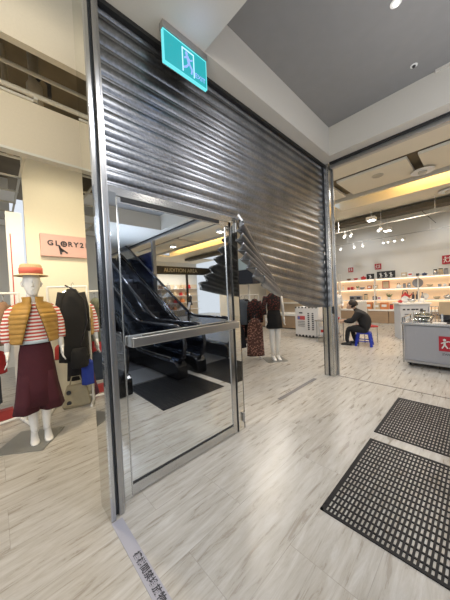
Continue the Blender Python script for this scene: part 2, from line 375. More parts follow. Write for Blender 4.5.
t = thing('guide_post', 'far steel shutter post with vertical grooves at the right end of the shutter', 'post', (4.22, 1.82, 0))
MB().box(4.155, 4.30, 1.80, 1.92, 0, ST).build('post_core', blackm, t, **W)
MB().box(4.150, 4.17, 1.845, 1.905, 0, ST).build('guide_channel', steel, t, bevel=0.004, **W)
MB().box(4.150, 4.17, 1.765, 1.815, 0, ST).build('guide_channel', steel, t, bevel=0.004, **W)
MB().box(4.165, 4.225, 1.745, 1.80, 0, ST).build('front_panel', steel, t, bevel=0.004, **W)
MB().box(4.24, 4.285, 1.745, 1.80, 0, ST).build('front_panel', steel_dull, t, bevel=0.004, **W)
MB().box(4.292, 4.312, 1.72, 1.92, 0, ST).build('side_panel', steel, t, bevel=0.004, **W)
m = MB()
for i in range(int(2.1 / 0.09)): m.box(4.286, 4.291, 1.755, 1.80, 1.4 + i * 0.09, 1.4 + i * 0.09 + 0.045)
m.box(4.2885, 4.291, 1.755, 1.80, 1.4, 3.5)
m.build('slotted_strip', steel_dull, t, **W)
MB().box(4.165, 4.20, 1.735, 1.76, 1.08, 1.20).build('bracket', blackm, t, **W)

def ss(x): x = max(0, min(1, x)); return x * x * (3 - 2 * x)
PITCH = 0.107
def prof(s):
    ph = (s / PITCH) % 1.0
    if ph < 0.80: return -0.0155 * math.sin(PI * ph / 0.80) ** 0.6
    return -0.007 * math.sin(PI * (ph - 0.80) / 0.20)
def sag(s, x):
    return 0.36 * ss((2.85 - s) / 1.5) * max(0, (x - 2.0) / 2.2) ** 1.1
def zb(x):
    if x < 1.93: return 2.305
    if x < 2.82: u = (x - 1.93) / 0.89; return 2.33 + (1.41 - 2.33) * (u ** 0.9)
    u = (x - 2.82) / 1.38; return 1.41 - 0.25 * u + 0.02 * math.sin(u * 9) - 0.03 * math.sin(PI * u)
xs = []
x = 0.60
while x < 4.17: xs.append(x); x += 0.03
xs.append(4.172)
ds = PITCH / 15; ns = int((ST + 0.0 - 0.9) / ds)
vs = []; clamp = []
for x in xs:
    # find slat coordinate of the lower border
    lo, hi = 0.8, ST
    for _ in range(30):
        mid = (lo + hi) / 2
        if mid - sag(mid, x) > zb(x): hi = mid
        else: lo = mid
    for k in range(ns + 1):
        s_ = ST - 0.036 - k * ds; c = s_ < hi; s2 = max(s_, hi)
        wob = 0.006 * math.sin(5 * x + 3 * s2) * ss((2.6 - s2) / 1.0)
        vs.append((x, 1.855 + prof(s2) + wob, s2 - sag(s2, x))); clamp.append(c)
fs = []
for i in range(len(xs) - 1):
    for k in range(ns):
        q = (i * (ns + 1) + k, (i + 1) * (ns + 1) + k, (i + 1) * (ns + 1) + k + 1, i * (ns + 1) + k + 1)
        if (clamp[q[0]] and clamp[q[1]]): continue
        fs.append(q)
m = MB(); m.add(vs, fs)
sh = thing('roller_shutter', 'corrugated grey metal roller shutter, torn and bent at its lower right', 'shutter', (2.4, 1.85, 1.2))
m.build('slat_curtain', slat_m, sh, smooth=True, solid=0.003, **W)
MB().box(0.60, 4.172, 1.86, 1.90, ST - 0.10, ST - 0.036).build('top_rail', steel_dull, sh, **W)
# folded torn flap that sticks out towards the front
def bez(a, b_, c, t_): return Vector(a) * (1 - t_) ** 2 + Vector(b_) * 2 * t_ * (1 - t_) + Vector(c) * t_ * t_
NT, NU = 108, 26; vs = []; NSL = 7
def flap_pt(tt, u, jag=True):
    Lp = bez((1.955, 1.79, 2.30), (1.78, 1.80, 1.84), (1.77, 1.37, 1.56), tt)
    if jag: Lp += Vector((0.018 * math.sin(NSL * 2 * PI * tt), 0.02 * math.sin(NSL * 2 * PI * tt + 1), 0.0))
    Rp = bez((2.02, 1.835, 2.26), (2.48, 1.835, 1.80), (2.76, 1.82, 1.44), tt ** 0.5)
    return Lp.lerp(Rp, u) + Vector((0, -0.05, -0.05)) * math.sin(PI * u) * tt
for i in range(NT + 1):
    tt = i / NT
    for j in range(NU + 1):
        u = j / NU; p = flap_pt(tt, u)
        du = flap_pt(tt, min(1, u + .02), False) - flap_pt(tt, max(0, u - .02), False); dt = flap_pt(min(1, tt + .02), u, False) - flap_pt(max(0, tt - .02), u, False)
        nn = du.cross(dt); nn = nn.normalized() if nn.length > 1e-8 else Vector((0, -1, 0))
        if nn.y > 0: nn = -nn
        ph = (tt * NSL) % 1.0
        p += nn * (0.045 * (1 - 0.6 * u) * (abs(math.sin(PI * ph)) ** 0.8)) + nn * 0.05 * (1 - .8 * u) * ph
        vs.append(p)
fs = [(i * (NU + 1) + j, (i + 1) * (NU + 1) + j, (i + 1) * (NU + 1) + j + 1, i * (NU + 1) + j + 1) for i in range(NT) for j in range(NU)]
m = MB(); m.add(vs, fs)
fl = m.build('torn_flap', slat_m, sh, smooth=True, solid=0.003, **W)
m = MB()
cr = [(1.955, 1.80, 2.34), (1.985, 1.77, 2.27), (1.96, 1.76, 2.21), (2.0, 1.79, 2.14), (1.975, 1.80, 2.07)]
for a, b2 in zip(cr, cr[1:]): m.beam(a, b2, 0.05, 0.02)
m.build('crumpled_edge', steel_dull, sh, **W)

# ================================================================== PASS DOOR
dr = thing('pass_door', 'mirror-like steel pass door with push bar set into the shutter', 'door', (1.28, 1.84, 0))
m = MB().box(0.62, 1.94, 1.83, 1.87, 2.25, 2.315); m.build('frame_head', steel, dr, bevel=0.004, **W)
MB().box(0.72, 1.70, 1.828, 1.835, 2.218, 2.25).build('head_slot', black, dr, **W)
MB().box(0.62, 1.86, 1.835, 1.87, 2.205, 2.25).build('upper_rail', steel, dr, **W)
MB().box(0.62, 0.683, 1.825, 1.87, 0.0, 2.27).build('jamb', mirror, dr, **W)
MB().box(0.683, 0.690, 1.818, 1.87, 0.02, 2.24).build('jamb_bead', steel, dr, **W)
MB().box(1.855, 1.94, 1.82, 1.87, 0.0, 2.27).build('jamb', mirror, dr, bevel=0.004, **W)
MB().box(1.942, 1.965, 1.835, 1.88, 0.0, 2.25).build('outer_strip', blackm, dr, **W)
MB().box(1.835, 1.855, 1.835, 1.87, 0.0, 2.25).build('gap_strip', black, dr, **W)
lf = MB().box(0.690, 1.78, 1.838, 1.862, 0.105, 2.205).build('door_leaf', door_mirror, dr, **W)
MB().box(1.78, 1.835, 1.828, 1.868, 0.0, 2.195).build('lock_stile', steel, dr, bevel=0.003, **W)
MB().box(0.683, 1.78, 1.828, 1.868, 0.012, 0.095).build('bottom_rail', steel, dr, bevel=0.003, **W)
MB().box(0.683, 1.78, 1.832, 1.845, 0.095, 0.107).build('seal', blackm, dr, **W)
pb = MB().box(0.72, 1.86, 1.755, 1.79, 1.135, 1.205).build('push_bar', mat('bar_steel', (0.50, 0.48, 0.45), 0.35, 1.0), dr, bevel=0.006, **W)
for x in (0.77, 1.80): MB().box(x - 0.04, x + 0.04, 1.79, 1.84, 1.13, 1.21).build('bar_bracket', steel_dull, pb, **W)
for z in (0.10, 2.15): MB().lathe([(0.012, 0), (0.012, 0.10)], (1.915, 1.805, z), 10).build('hinge', steel_dull, dr, **W)

# ================================================================== EXIT SIGN
SGY = 1.66
ex = thing('exit_sign', 'hanging green emergency exit sign with running figure below the soffit', 'exit sign', (1.27, SGY, ST))
MB().box(1.03, 1.465, SGY - 0.028, SGY + 0.028, ST - 0.055, ST).build('housing', mat('sign_housing', (0.30, 0.29, 0.27), 0.4, 0.6), ex, bevel=0.004, **W)
SN = SGY - 0.012
pn = MB().box(1.04, 1.455, SN, SGY + 0.012, ST - 0.295, ST - 0.055).build('lit_panel', emis('sign_green', (0.0, 0.38, 0.42), 1.0), ex, **W)
MB().box(1.036, 1.459, SGY + 0.0125, SGY + 0.018, ST - 0.30, ST - 0.055).build('back_plate', MATS['sign_housing'], ex, **W)
m = MB(); e0, e1, z0, z1 = 1.035, 1.46, ST - 0.30, ST - 0.055
for a in ((e0, e1, z0, z0 + 0.007), (e0, e0 + 0.007, z0, z1), (e1 - 0.007, e1, z0, z1), (e0, e1, z1 - 0.007, z1)): m.box(a[0], a[1], SN - 0.003, SGY + 0.012, a[2], a[3])
m.build('glowing_rim', emis('sign_rim', (0.15, 0.80, 0.85), 1.0), ex, **W)
whi = emis('sign_white', (0.30, 0.42, 0.95), 1.1)
m = MB(); dx0, dx1, dz0, dz1 = 1.205, 1.325, ST - 0.275, ST - 0.085
for a in ((dx0, dx1, dz1 - 0.008, dz1), (dx0, dx0 + 0.008, dz0, dz1), (dx1 - 0.008, dx1, dz0, dz1)): m.box(a[0], a[1], SN - 0.004, SN, a[2], a[3])
m.build('door_outline', emis('sign_outline', (0.45, 0.75, 1.0), 1.3), ex, **W)
m = MB()
y_ = SN - 0.005
def lim(a, b_, w_): m.beam((a[0], y_, a[1]), (b_[0], y_, b_[1]), w_, 0.004, up=(0, 1, 0))
m.lathe([(0.013, 0), (0.013, 0.004)], (1.248, SN - 0.006, ST - 0.118), 12, 'y')
lim((1.252, ST - 0.133), (1.272, ST - 0.195), 0.024); lim((1.272, ST - 0.190), (1.300, ST - 0.225), 0.015); lim((1.300, ST - 0.225), (1.290, ST - 0.262), 0.013)
lim((1.268, ST - 0.190), (1.245, ST - 0.225), 0.015); lim((1.245, ST - 0.225), (1.215, ST - 0.245), 0.013)
lim((1.254, ST - 0.142), (1.285, ST - 0.158), 0.011); lim((1.285, ST - 0.158), (1.305, ST - 0.142), 0.010); lim((1.252, ST - 0.142), (1.225, ST - 0.165), 0.011)
m.build('running_figure', whi, ex, **W)
text('lettering', 'EXIT', 0.055, whi, ex, (1, 0, 0), (0, 0, 1), (1.385, SN - 0.004, ST - 0.245), 0.001)
point('exit_sign_glow', (1.25, SGY - 0.18, ST - 0.17), 0.35, (0.4, 0.5, 1.0), 0.05)

# ceiling fittings in the recess
for (x, y, r, lb) in ((2.75, 0.50, 0.045, 'round white downlight in the grey recess at the top edge of the picture'), (3.66, 0.51, 0.035, 'small round sprinkler plate in the grey recess near its right edge')):
    q = thing('ceiling_fitting', lb, 'ceiling fitting', (x, y, CT))
    MB().lathe([(r, -0.006), (r, 0), (r * 0.5, 0.0)], (0, 0, 0), 20).build('ring', whitep, q, smooth=False)
    MB().lathe([(r * 0.45, -0.02), (r * 0.5, -0.006)], (0, 0, 0), 16).build('nozzle', blackm if r < 0.04 else emis('lamp_soft', (1, .97, .9), 2.5), q)

# ================================================================== LEFT PLENUM
tag(MB().tube([(-4, 2.9, 3.66), (1.3, 2.9, 3.66)], 0.018, 6).build('ceiling_rail', tbar), 'upper thin rail crossing the open gap between the cream bulkheads', 'rail')
tag(MB().tube([(-4, 2.9, 3.46), (1.3, 2.9, 3.46)], 0.022, 6).build('ceiling_rail', tbar), 'lower thin rail crossing the open gap between the cream bulkheads', 'rail')
q = thing('duct', 'tan vertical duct with a bent hose in the dark gap above the clothing shop', 'duct', (0.45, 3.4, 3.4))
MB().lathe([(0.075, -.1), (0.075, 0.5), (0.05, 0.55), (0.05, 1.02)], (0, 0, 0), 16).build('pipe', pipe_m, q, smooth=True)
MB().tube([(0.0, -0.02, 0.52), (0.06, -0.05, 0.60), (0.13, -0.05, 0.55), (0.13, -0.04, 0.42)], 0.022, 8).build('hose', blackm, q, smooth=True)
tag(MB().beam((0.75, 3.3, 3.25), (1.15, 3.5, 4.40), 0.05, 0.03).build('ceiling_brace', tbar), 'slanting metal brace in the dark gap beside the near post', 'brace')
for i, (x, lb) in enumerate(((-0.1, 'dark vertical pipe left of the tan duct in the open ceiling gap'), (0.22, 'second vertical pipe just left of the tan duct in the open ceiling gap'))):
    tag(MB().tube([(x, 3.7, 3.2), (x, 3.7, 4.42)], 0.03, 8).build('ceiling_pipe', pipe_m), lb, 'pipe')

# ================================================================== FIGURES
def skin_body(name, nodes, edges, m, parent, sub=2, root=0):
    """nodes: list of (x,y,z,r)"""
    me = bpy.data.meshes.new(name); me.from_pydata([n[:3] for n in nodes], edges, []); me.update()
    o = bpy.data.objects.new(name, me); C.objects.link(o); o.parent = parent; me.materials.append(m)
    k = o.modifiers.new('skin', 'SKIN'); k.use_smooth_shade = True
    if not me.skin_vertices: me.attributes.new('skin', 'FLOAT', 'POINT')
    sv = me.skin_vertices[0].data
    for i, n in enumerate(nodes):
        r = n[3]; sv[i].radius = r if isinstance(r, tuple) else (r, r)
    sv[root].use_root = True
    s2 = o.modifiers.new('sub', 'SUBSURF'); s2.levels = sub; s2.render_levels = sub
    return o
mann = mat('mannequin_white', (0.80, 0.78, 0.74), 0.35)
def hand_mb(m, wr, d, side, scale=1.0):
    """palm and five fingers hanging along d from wrist"""
    wr = Vector(wr); d = Vector(d).normalized(); sd = Vector((0, -1, 0)); sd = (sd - d * sd.dot(d)).normalized(); nn = d.cross(sd)
    L = 0.085 * scale
    m.loft([[wr + d * (t * L) + sd * (a * w_) + nn * (b2 * h_) for a, b2 in ((-1, -1), (1, -1), (1, 1), (-1, 1))] for t, w_, h_ in ((-0.2, .022, .018), (0.3, .034, .014), (1, .04, .011))])
    for i, fl_ in enumerate((0.068, 0.078, 0.072, 0.056)):
        p0 = wr + d * (L * 0.95) + sd * (0.030 - i * 0.02) * scale
        p1 = p0 + (d + nn * 0.15 * side) * fl_ * 0.5 * scale; p2 = p1 + (d + nn * 0.55 * side) * fl_ * 0.5 * scale
        m.tube([p0, p1, p2], [0.009, 0.008, 0.006], 6)
    p0 = wr + d * 0.03 + sd * 0.03; p1 = p0 + (d * 0.7 + sd * 0.7) * 0.035; p2 = p1 + d * 0.03
    m.tube([p0, p1, p2], [0.012, 0.010, 0.007], 6)
def head_mb(m, c, s=1.0, tilt=0.0, face=(0, -1)):
    """egg shaped head with nose, chin and ears; c = centre"""
    R = Matrix.Rotation(tilt, 3, 'X'); ang = math.atan2(face[0], -face[1]); Rz = Matrix.Rotation(ang, 3, 'Z')
    rings = []
    for z, rx, ry, cy in ((-0.125, .018, .02, -.045), (-0.115, .034, .036, -.035), (-0.09, .050, .058, -.022), (-0.05, .064, .080, -.006), (0.0, .074, .094, 0), (0.04, .077, .098, .004), (0.08, .070, .088, .008), (0.11, .048, .060, .010), (0.125, .016, .02, .012)):
        rings.append([Vector(c) + Rz @ (R @ (Vector((rx * math.cos(a), cy + ry * math.sin(a), z)) * s)) for a in [2 * PI * k / 20 for k in range(20)]])
    m.loft(rings)
    P = lambda x, y, z: Vector(c) + Rz @ (R @ (Vector((x, y, z)) * s))
    m.loft([[P(-.008, -.088, .02), P(.008, -.088, .02), P(0, -.098, .022)], [P(-.015, -.085, -.035), P(.015, -.085, -.035), P(0, -.116, -.033)]])
    for sx in (-1, 1): m.tube([P(sx * .072, .005, .022), P(sx * .084, .012, .0), P(sx * .074, .004, -.03)], [.012, .014, .009], 6)
    m.tube([P(-.022, -.076, -.065), P(0, -.084, -.064), P(.022, -.076, -.065)], [.004, .007, .004], 6)

# ---- striped-shirt mannequin
mq = thing('mannequin', 'white mannequin in straw hat, mustard vest, striped top and maroon culottes', 'mannequin', (0.312, 3.38, 0), math.radians(-3))
m = MB()
head_mb(m, (0, -0.02, 1.70), 1.02)
m.loft([ell(0, 0.01, z, rx, ry, 16) for z, rx, ry in ((1.46, .075, .06), (1.50, .055, .052), (1.56, .048, .048), (1.62, .05, .055))])
m.loft([ell(0, 0.0, z, rx, ry, 20) for z, rx, ry in ((0.92, .13, .09), (1.02, .115, .08), (1.2, .135, .09), (1.35, .16, .10), (1.44, .15, .075), (1.49, .07, .055))])
for sx in (-1, 1):
    m.tube([(sx * .17, 0, 1.42), (sx * .205, .01, 1.22), (sx * .225, -.01, 1.12), (sx * .235, -.03, .98)], [.045, .038, .033, .024], 10)
    hand_mb(m, (sx * .235, -.03, .985), (0.0, -0.12, -1), -sx)
    m.tube([(sx * .065, 0, .90), (sx * .075, 0, .5), (sx * .06, .02, .30), (sx * .055, .03, .10), (sx * .055, .03, .07)], [.055, .055, .05, .034, .036], 12)
    m.loft([[(sx * .06 + a * w_, y + 0, z) for a, z in ((-1, .015), (1, .015), (.8, h), (-.8, h))] for y, w_, h in ((.065, .02, .07), (.03, .034, .10), (-.03, .036, .075), (-.10, .042, .045), (-.16, .036, .03), (-.18, .018, .024))])
m.build('body', mann, mq, smooth=True)
m = MB().box(-.23, .23, -.22, .22, 0, .012); bp_ = m.build('base_plate', mat('steel_plate', (0.33, 0.33, 0.31), 0.35, 0.7), mq); bp_.rotation_euler = (0, 0, math.radians(-32)); bp_.location = (-0.09, 0.0, 0)
# top: torso and sleeves
m = MB()
m.loft([ell(0, 0, z, rx, ry, 28, fold=f, nf=7) for z, rx, ry, f in ((1.09, .172, .125, .02), (1.14, .165, .12, .02), (1.25, .165, .118, .01), (1.36, .172, .118, 0), (1.43, .165, .10, 0), (1.48, .11, .08, 0), (1.50, .075, .065, 0))], caps=False)
for sx in (-1, 1):
    m.tube([(sx * .13, 0, 1.445), (sx * .185, 0, 1.40), (sx * .225, .01, 1.27), (sx * .235, 0, 1.15), (sx * .235, -.015, 1.09)], [.052, .056, .052, .048, .043], 14)
st_ = m.build('striped_top', stripe_m, mq, smooth=True)
m = MB().loft([ell(0, 0, z, rx, ry, 28, fold=.02, nf=7) for z, rx, ry in ((1.062, .172, .126), (1.09, .174, .128), (1.098, .170, .122))], caps=False)
m.build('shirt_hem', mat('pale_blue_denim', (0.50, 0.58, 0.64), .9), mq, smooth=True, solid=.004)
# vest
mustard = mat('mustard_quilt', (0.42, 0.23, 0.045), .55, noise=.15, nscale=25, bump=.15)
rings = []
NZ = 44
for i in range(NZ + 1):
    u = i / NZ; z = 1.075 + u * 0.40
    pinch = abs(math.sin(PI * (z - 1.075) / 0.050)) ** 0.5
    rx = (.200 if u < .75 else .200 - .20 * (u - .75)) + .013 * pinch; ry = (.152 if u < .7 else .152 - .16 * (u - .7)) + .013 * pinch
    op = math.radians(30 + 2 * math.sin(u * 8)) if u < .85 else math.radians(30 - 20 * (u - .85))
    op = math.radians(6 + 27 * (1 - u) ** 1.1)
    ring = []
    for k in range(33):
        a = -PI / 2 + op + (2 * PI - 2 * op) * k / 32
        ring.append((rx * math.cos(a), ry * math.sin(a), z))
    rings.append(ring)
for ii, (z, rx, ry) in enumerate(((1.492, .125, .105), (1.505, .085, .08), (1.56, .088, .085))):
    op = math.radians(12)
    rings.append([(rx * math.cos(-PI / 2 + op + (2 * PI - 2 * op) * k / 32), ry * math.sin(-PI / 2 + op + (2 * PI - 2 * op) * k / 32), z) for k in range(33)])
m = MB().loft(rings, closed=False)
vst = m.build('vest', mustard, mq, smooth=True, solid=.016)
m = MB()
for e_ in (0, 32): m.tube([rings[i][e_] for i in range(0, len(rings) - 3, 3)], .005, 5)
m.build('zip', mat('zip_brown', (.10, .06, .02), .5), vst)
# culottes
maroon = mat('maroon_cloth', (0.055, 0.005, 0.012), .85, noise=.15, nscale=30)
m = MB()
m.loft([ell(0, 0, z, rx, ry, 40, fold=f, nf=8, ph=.5) for z, rx, ry, f in ((.40, .208, .155, .03), (.60, .184, .14, .03), (.80, .163, .125, .02), (.95, .15, .115, .01), (1.03, .135, .10, 0), (1.085, .13, .095, 0))])
for sx in (-1, 1):
    m.loft([ell(sx * cx, 0, z, rx, ry, 32, fold=f, nf=6, ph=sx) for z, cx, rx, ry, f in ((.335, .112, .118, .15, .06), (.45, .100, .108, .14, .05), (.62, .085, .095, .125, .03), (.75, .075, .085, .11, .02))])
m.build('culottes', maroon, mq, smooth=True)
# hat
m = MB().lathe([(.03, .105), (.085, .10), (.097, .085), (.100, .0), (.104, -.008), (.148, -.02), (.15, -.028), (.10, -.018), (.09, -.01)], (0, -.02, 1.81), 32)
ht = m.build('straw_hat', mat('straw', (0.50, 0.36, 0.20), .8, noise=.2, nscale=80, bump=.3), mq, smooth=True)
MB().lathe([(.1005, .0), (.1045, .005), (.1035, .060), (.098, .062)], (0, -.02, 1.81), 32).build('hat_band', mat('coral_band', (.62, .13, .09), .7), ht, smooth=True)

# ---- pink shop sign
q = thing('shop_sign', 'pink shop sign with black GLORY lettering on the cream wall', 'sign', (.9, 4.45, 2.35))
MB().box(.54, 1.27, 4.43, 4.50, 2.18, 2.51).build('board', mat('pink_board', (.60, .38, .34), .6), q, world=True, bevel=.004)
for ch_, xx in (('G', .66), ('L', .745), ('R', .915), ('Y', .995), ('2', 1.075), ('1', 1.14)): text('letter', ch_, .105, ink, q, (1, 0, 0), (0, 0, 1), (xx, 4.425, 2.375), .002, bold=.003)
m = MB()
for k in range(16):
    a = 2 * PI * k / 16; a2 = 2 * PI * (k + 1) / 16
    m.beam((.83 + .036 * math.cos(a), 4.424, 2.375 + .036 * math.sin(a)), (.83 + .036 * math.cos(a2), 4.424, 2.375 + .036 * math.sin(a2)), .016, .006, up=(0, 1, 0))
m.beam((.805, 4.424, 2.375), (.855, 4.424, 2.375), .012, .006, up=(0, 1, 0)); m.beam((.83, 4.424, 2.35), (.83, 4.424, 2.40), .012, .006, up=(0, 1, 0))
m.build('round_letter', ink, q, world=True)
m = MB()
m.beam((.77, 4.424, 2.345), (.79, 4.424, 2.215), .026, .006, up=(0, 1, 0)); m.beam((.775, 4.424, 2.31), (.875, 4.424, 2.235), .022, .006, up=(0, 1, 0)); m.beam((.785, 4.424, 2.29), (.82, 4.424, 2.255), .03, .006, up=(0, 1, 0))
m.build('shoe_emblem', ink, q, world=True)

# ---- garments and racks of the left shop
def garment_mb(w_, top, bot, dpt=.05, flare=1.0, sleeves=True, ph=0):
    m = MB()
    rg = []
    for i in range(9):
        u = i / 8; z = top + (bot - top) * u
        rx = w_ * (0.35 if i == 0 else (0.82 if i == 1 else 1.0)) * (1 + (flare - 1) * u); ry = dpt * (0.5 if i == 0 else 1) * (1 + .3 * u)
        rg.append(ell(0, 0, z, rx, ry, 24, fold=.10 * u, nf=5, ph=ph))
    m.loft(rg)
    if sleeves:
        for sx in (-1, 1):
            L = min(.55, (top - bot) * .75)
            m.tube([(sx * w_ * .78, 0, top - .05), (sx * w_ * 1.08, 0, top - .05 - L * .4), (sx * w_ * 1.12, 0, top - .05 - L)], [.05, .045, .038], 8)
    return m
def hanger(par, top, w_=.2):
    m = MB().tube([(-w_, 0, top - .06), (0, 0, top + .015), (w_, 0, top - .06), (-w_, 0, top - .06)], .005, 5)
    m.tube([(0, 0, top + .015), (0, 0, top + .06), (.018, 0, top + .085), (.03, 0, top + .06)], .004, 5)
    m.build('hanger', steel, par)
def garment(name, label, cat, loc, rz, col, w_, h, mname, group=None, **k):
    q = thing(name, label, cat, (loc[0], loc[1], loc[2] - h - .08), rz, group)
    mm_ = col if not isinstance(col, tuple) else mat(mname, col, .9, noise=.2, nscale=15)
    garment_mb(w_, h, 0, **k).build('cloth', mm_, q, smooth=True); hanger(q, h, w_ * .8)
    return q
def rack(label, x0, y0, x1, y1, h, mt=None):
    q = thing('clothes_rack', label, 'clothes rack', ((x0 + x1) / 2, (y0 + y1) / 2, 0))
    a = Vector((x0, y0, 0)); b2 = Vector((x1, y1, 0)); d = (b2 - a).normalized(); n = Vector((-d.y, d.x, 0)) * .22
    mt = mt or whitep
    MB().tube([a + Vector((0, 0, h)), b2 + Vector((0, 0, h))], .014, 8).build('rail', mt, q, world=True)
    for p in (a, b2):
        MB().tube([p + Vector((0, 0, .02)), p + Vector((0, 0, h))], .016, 8).build('post', mt, q, world=True)
        MB().tube([p - n + Vector((0, 0, .02)), p + n + Vector((0, 0, .02))], .018, 8).build('foot', mt, q, world=True)
    MB().tube([a + Vector((0, 0, .10)), b2 + Vector((0, 0, .10))], .014, 8).build('lower_rail', mt, q, world=True)
    return q
rack('white rack at the left picture edge behind the straw-hatted mannequin', -.60, 3.75, .22, 3.95, 1.62)
garment('jacket', 'grey-green jacket hanging at the left picture edge behind the mannequin', 'garment', (-.08, 3.88, 1.60), 1.3, (.16, .18, .14), .17, .62, 'sage_cloth')
garment('jacket', 'brown patterned top next to the grey-green jacket at the left edge', 'garment', (.08, 3.92, 1.60), 1.3, (.22, .13, .08), .15, .5, 'brown_cloth')
garment('skirt', 'red garment low on the rack at the left picture edge', 'garment', (-.05, 4.1, 1.02), .3, (.42, .03, .03), .14, .3, 'red_cloth', sleeves=False)
garment('trousers', 'dark blue garment hanging under the red one at the left edge', 'garment', (-.10, 4.0, .80), .2, (.03, .04, .06), .12, .42, 'navy_cloth', sleeves=False)
tag(MB().box(-.45, .12, 4.25, 4.35, .9, 1.02).build('shelf_box', mat('red_box', (.45, .05, .04), .6)), 'red box on the floor fixture behind the mannequin at far left', 'box')
bpy.data.objects['shelf_box'].location = (0, 0, -.9)
q = thing('standing_panel', 'white upright display panel with thin red line behind the straw hat', 'panel', (.22, 4.25, 0))
MB().box(.17, .34, 4.42, 4.46, 0, 2.75).build('white_sheet', whitep, q, world=True); MB().box(.205, .215, 4.412, 4.42, 1.2, 2.45).build('red_line', mat('red_line', (.5, .04, .03), .6), q, world=True)
rack('white garment rack holding the black coat right of the mannequin', .55, 4.15, 1.0, 3.98, 1.70)
garment('coat', 'long black coat on a hanger right of the striped-top mannequin', 'garment', (.78, 3.86, 1.74), .05, (.008, .008, .009), .15, .98, 'black_cloth', dpt=.08, flare=1.2)
q = thing('shoulder_bag', 'black bag with studded strap hanging over the black coat', 'bag', (.80, 3.72, .80))
m = MB().tube([(-.12, 0, .90), (-.02, -.03, .84), (.08, -.05, .70), (.10, -.05, .40), (.0, -.06, .08)], .012, 6); m.build('strap', blackg, q, smooth=True)
MB().loft([ell(0, 0, z, rx, ry, 18) for z, rx, ry in ((-.20, .09, .04), (-.16, .11, .055), (.0, .10, .05), (.06, .08, .03))]).build('pouch', MATS['black_cloth'], q, smooth=True)
q = thing('tote_bag', 'beige tote bag with round buckles standing on the floor by the rack', 'bag', (.80, 4.02, 0), -.25)
beige = mat('beige_canvas', (.33, .29, .20), .8, noise=.15)
MB().loft([[(a * w_, b2 * h_, z) for a, b2 in ((-1, -1), (1, -1), (1, 1), (-1, 1))] for z, w_, h_ in ((0, .16, .09), (.04, .17, .10), (.22, .14, .07), (.30, .11, .04))]).build('body', beige, q, bevel=.015)
for zz in (.08, .22): MB().lathe([(.012, 0), (.03, 0), (.03, .01), (.012, .01)], (-.09, -.105 + zz * .1, zz), 14, 'y').build('buckle', blackg, q)
MB().tube([(-.08, 0, .29), (-.05, -.01, .42), (.05, -.01, .42), (.08, 0, .29)], .010, 6).build('handle', beige, q)
q = garment('scarf', 'bright blue cloth bunched on the rack above the beige bag', 'garment', (.93, 3.84, .74), .1, (.02, .045, .30), .09, .34, 'blue_cloth', sleeves=False)
garment('top', 'red-trimmed garment peeking out between coat and blue cloth', 'garment', (.63, 4.02, .98), .5, (.35, .03, .025), .06, .2, 'red_cloth2', sleeves=False)
garment('coat', 'second dark coat at the back of the rack against the cream wall', 'garment', (.92, 4.20, 1.35), .05, (.012, .010, .012), .14, .95, 'black_cloth2', dpt=.06, flare=1.3)

# ================================================================== BEHIND THE SHUTTER GAP
mq2 = thing('mannequin', 'white mannequin in a black skirt and patterned top seen under the torn flap', 'mannequin', (4.45, 3.15, 0), math.radians(-35))
m = MB()
head_mb(m, (0, -0.02, 1.66), 1.0)
m.loft([ell(0, .0, z, rx, ry, 16) for z, rx, ry in ((.9, .14, .10), (1.1, .11, .08), (1.3, .15, .10), (1.42, .14, .07), (1.48, .05, .05), (1.58, .047, .05))])
for sx in (-1, 1):
    m.tube([(sx * .16, 0, 1.40), (sx * .20, .0, 1.15), (sx * .20, -.04, .90)], [.042, .034, .024], 10); hand_mb(m, (sx * .2, -.04, .91), (0, -.1, -1), -sx)
    m.tube([(sx * .07, 0, .9), (sx * .065, 0, .48), (sx * .058, .02, .30), (sx * .05, .03, .09)], [.085, .055, .05, .032], 12)
    m.loft([[(sx * .055 + a * w_, y, z) for a, z in ((-1, .012), (1, .012), (.8, h), (-.8, h))] for y, w_, h in ((.065, .02, .07), (.03, .034, .10), (-.03, .036, .075), (-.10, .04, .045), (-.16, .03, .03))])
m.build('body', mann, mq2, smooth=True)
MB().box(-.24, .2, -.2, .2, 0, .01).build('base_plate', MATS['steel_plate'], mq2)
MB().loft([ell(0, 0, z, rx, ry, 28, fold=.03, nf=7) for z, rx, ry in ((.70, .18, .14), (.85, .17, .13), (1.0, .15, .12), (1.12, .125, .095))]).build('skirt', mat('black_cloth', (.01, .01, .01), .9), mq2, smooth=True)
pat1 = pattern_material('red_floral', (.16, .035, .03), (.02, .014, .014), 28)
pat2 = pattern_material('brown_floral', (.36, .18, .13), (.09, .04, .03), 26)
MB().loft([ell(0, 0, z, rx, ry, 24) for z, rx, ry in ((1.10, .14, .11), (1.25, .155, .115), (1.40, .16, .10), (1.47, .08, .06))]).build('patterned_top', pat1, mq2, smooth=True)
MB().tube([(-.17, 0, 1.40), (-.23, 0, 1.18), (-.22, -.03, 1.0)], [.06, .055, .045], 10).build('sleeve', pat1, mq2, smooth=True)
rack('white rack of patterned clothes behind the door edge, under the torn flap', 4.10, 4.15, 4.50, 3.60, 1.44)
garment('coat', 'black coat at the back of the patterned clothes rack', 'garment', (4.30, 3.86, 1.43), -.7, (.012, .010, .012), .2, .9, 'black_cloth4')
garment('scarf', 'yellow-brown patterned cloth low by the door edge', 'garment', (3.90, 3.78, .98), -.7, pattern_material('ochre_print', (.45, .28, .05), (.03, .02, .02), 50), .08, .22, 'x', sleeves=False)
garment('dress', 'red-brown dress with light flowers at the back of the rack', 'garment', (4.16, 3.95, 1.43), -.7, pattern_material('rose_print', (.40, .16, .12), (.06, .02, .02), 30), .17, 1.05, 'x')
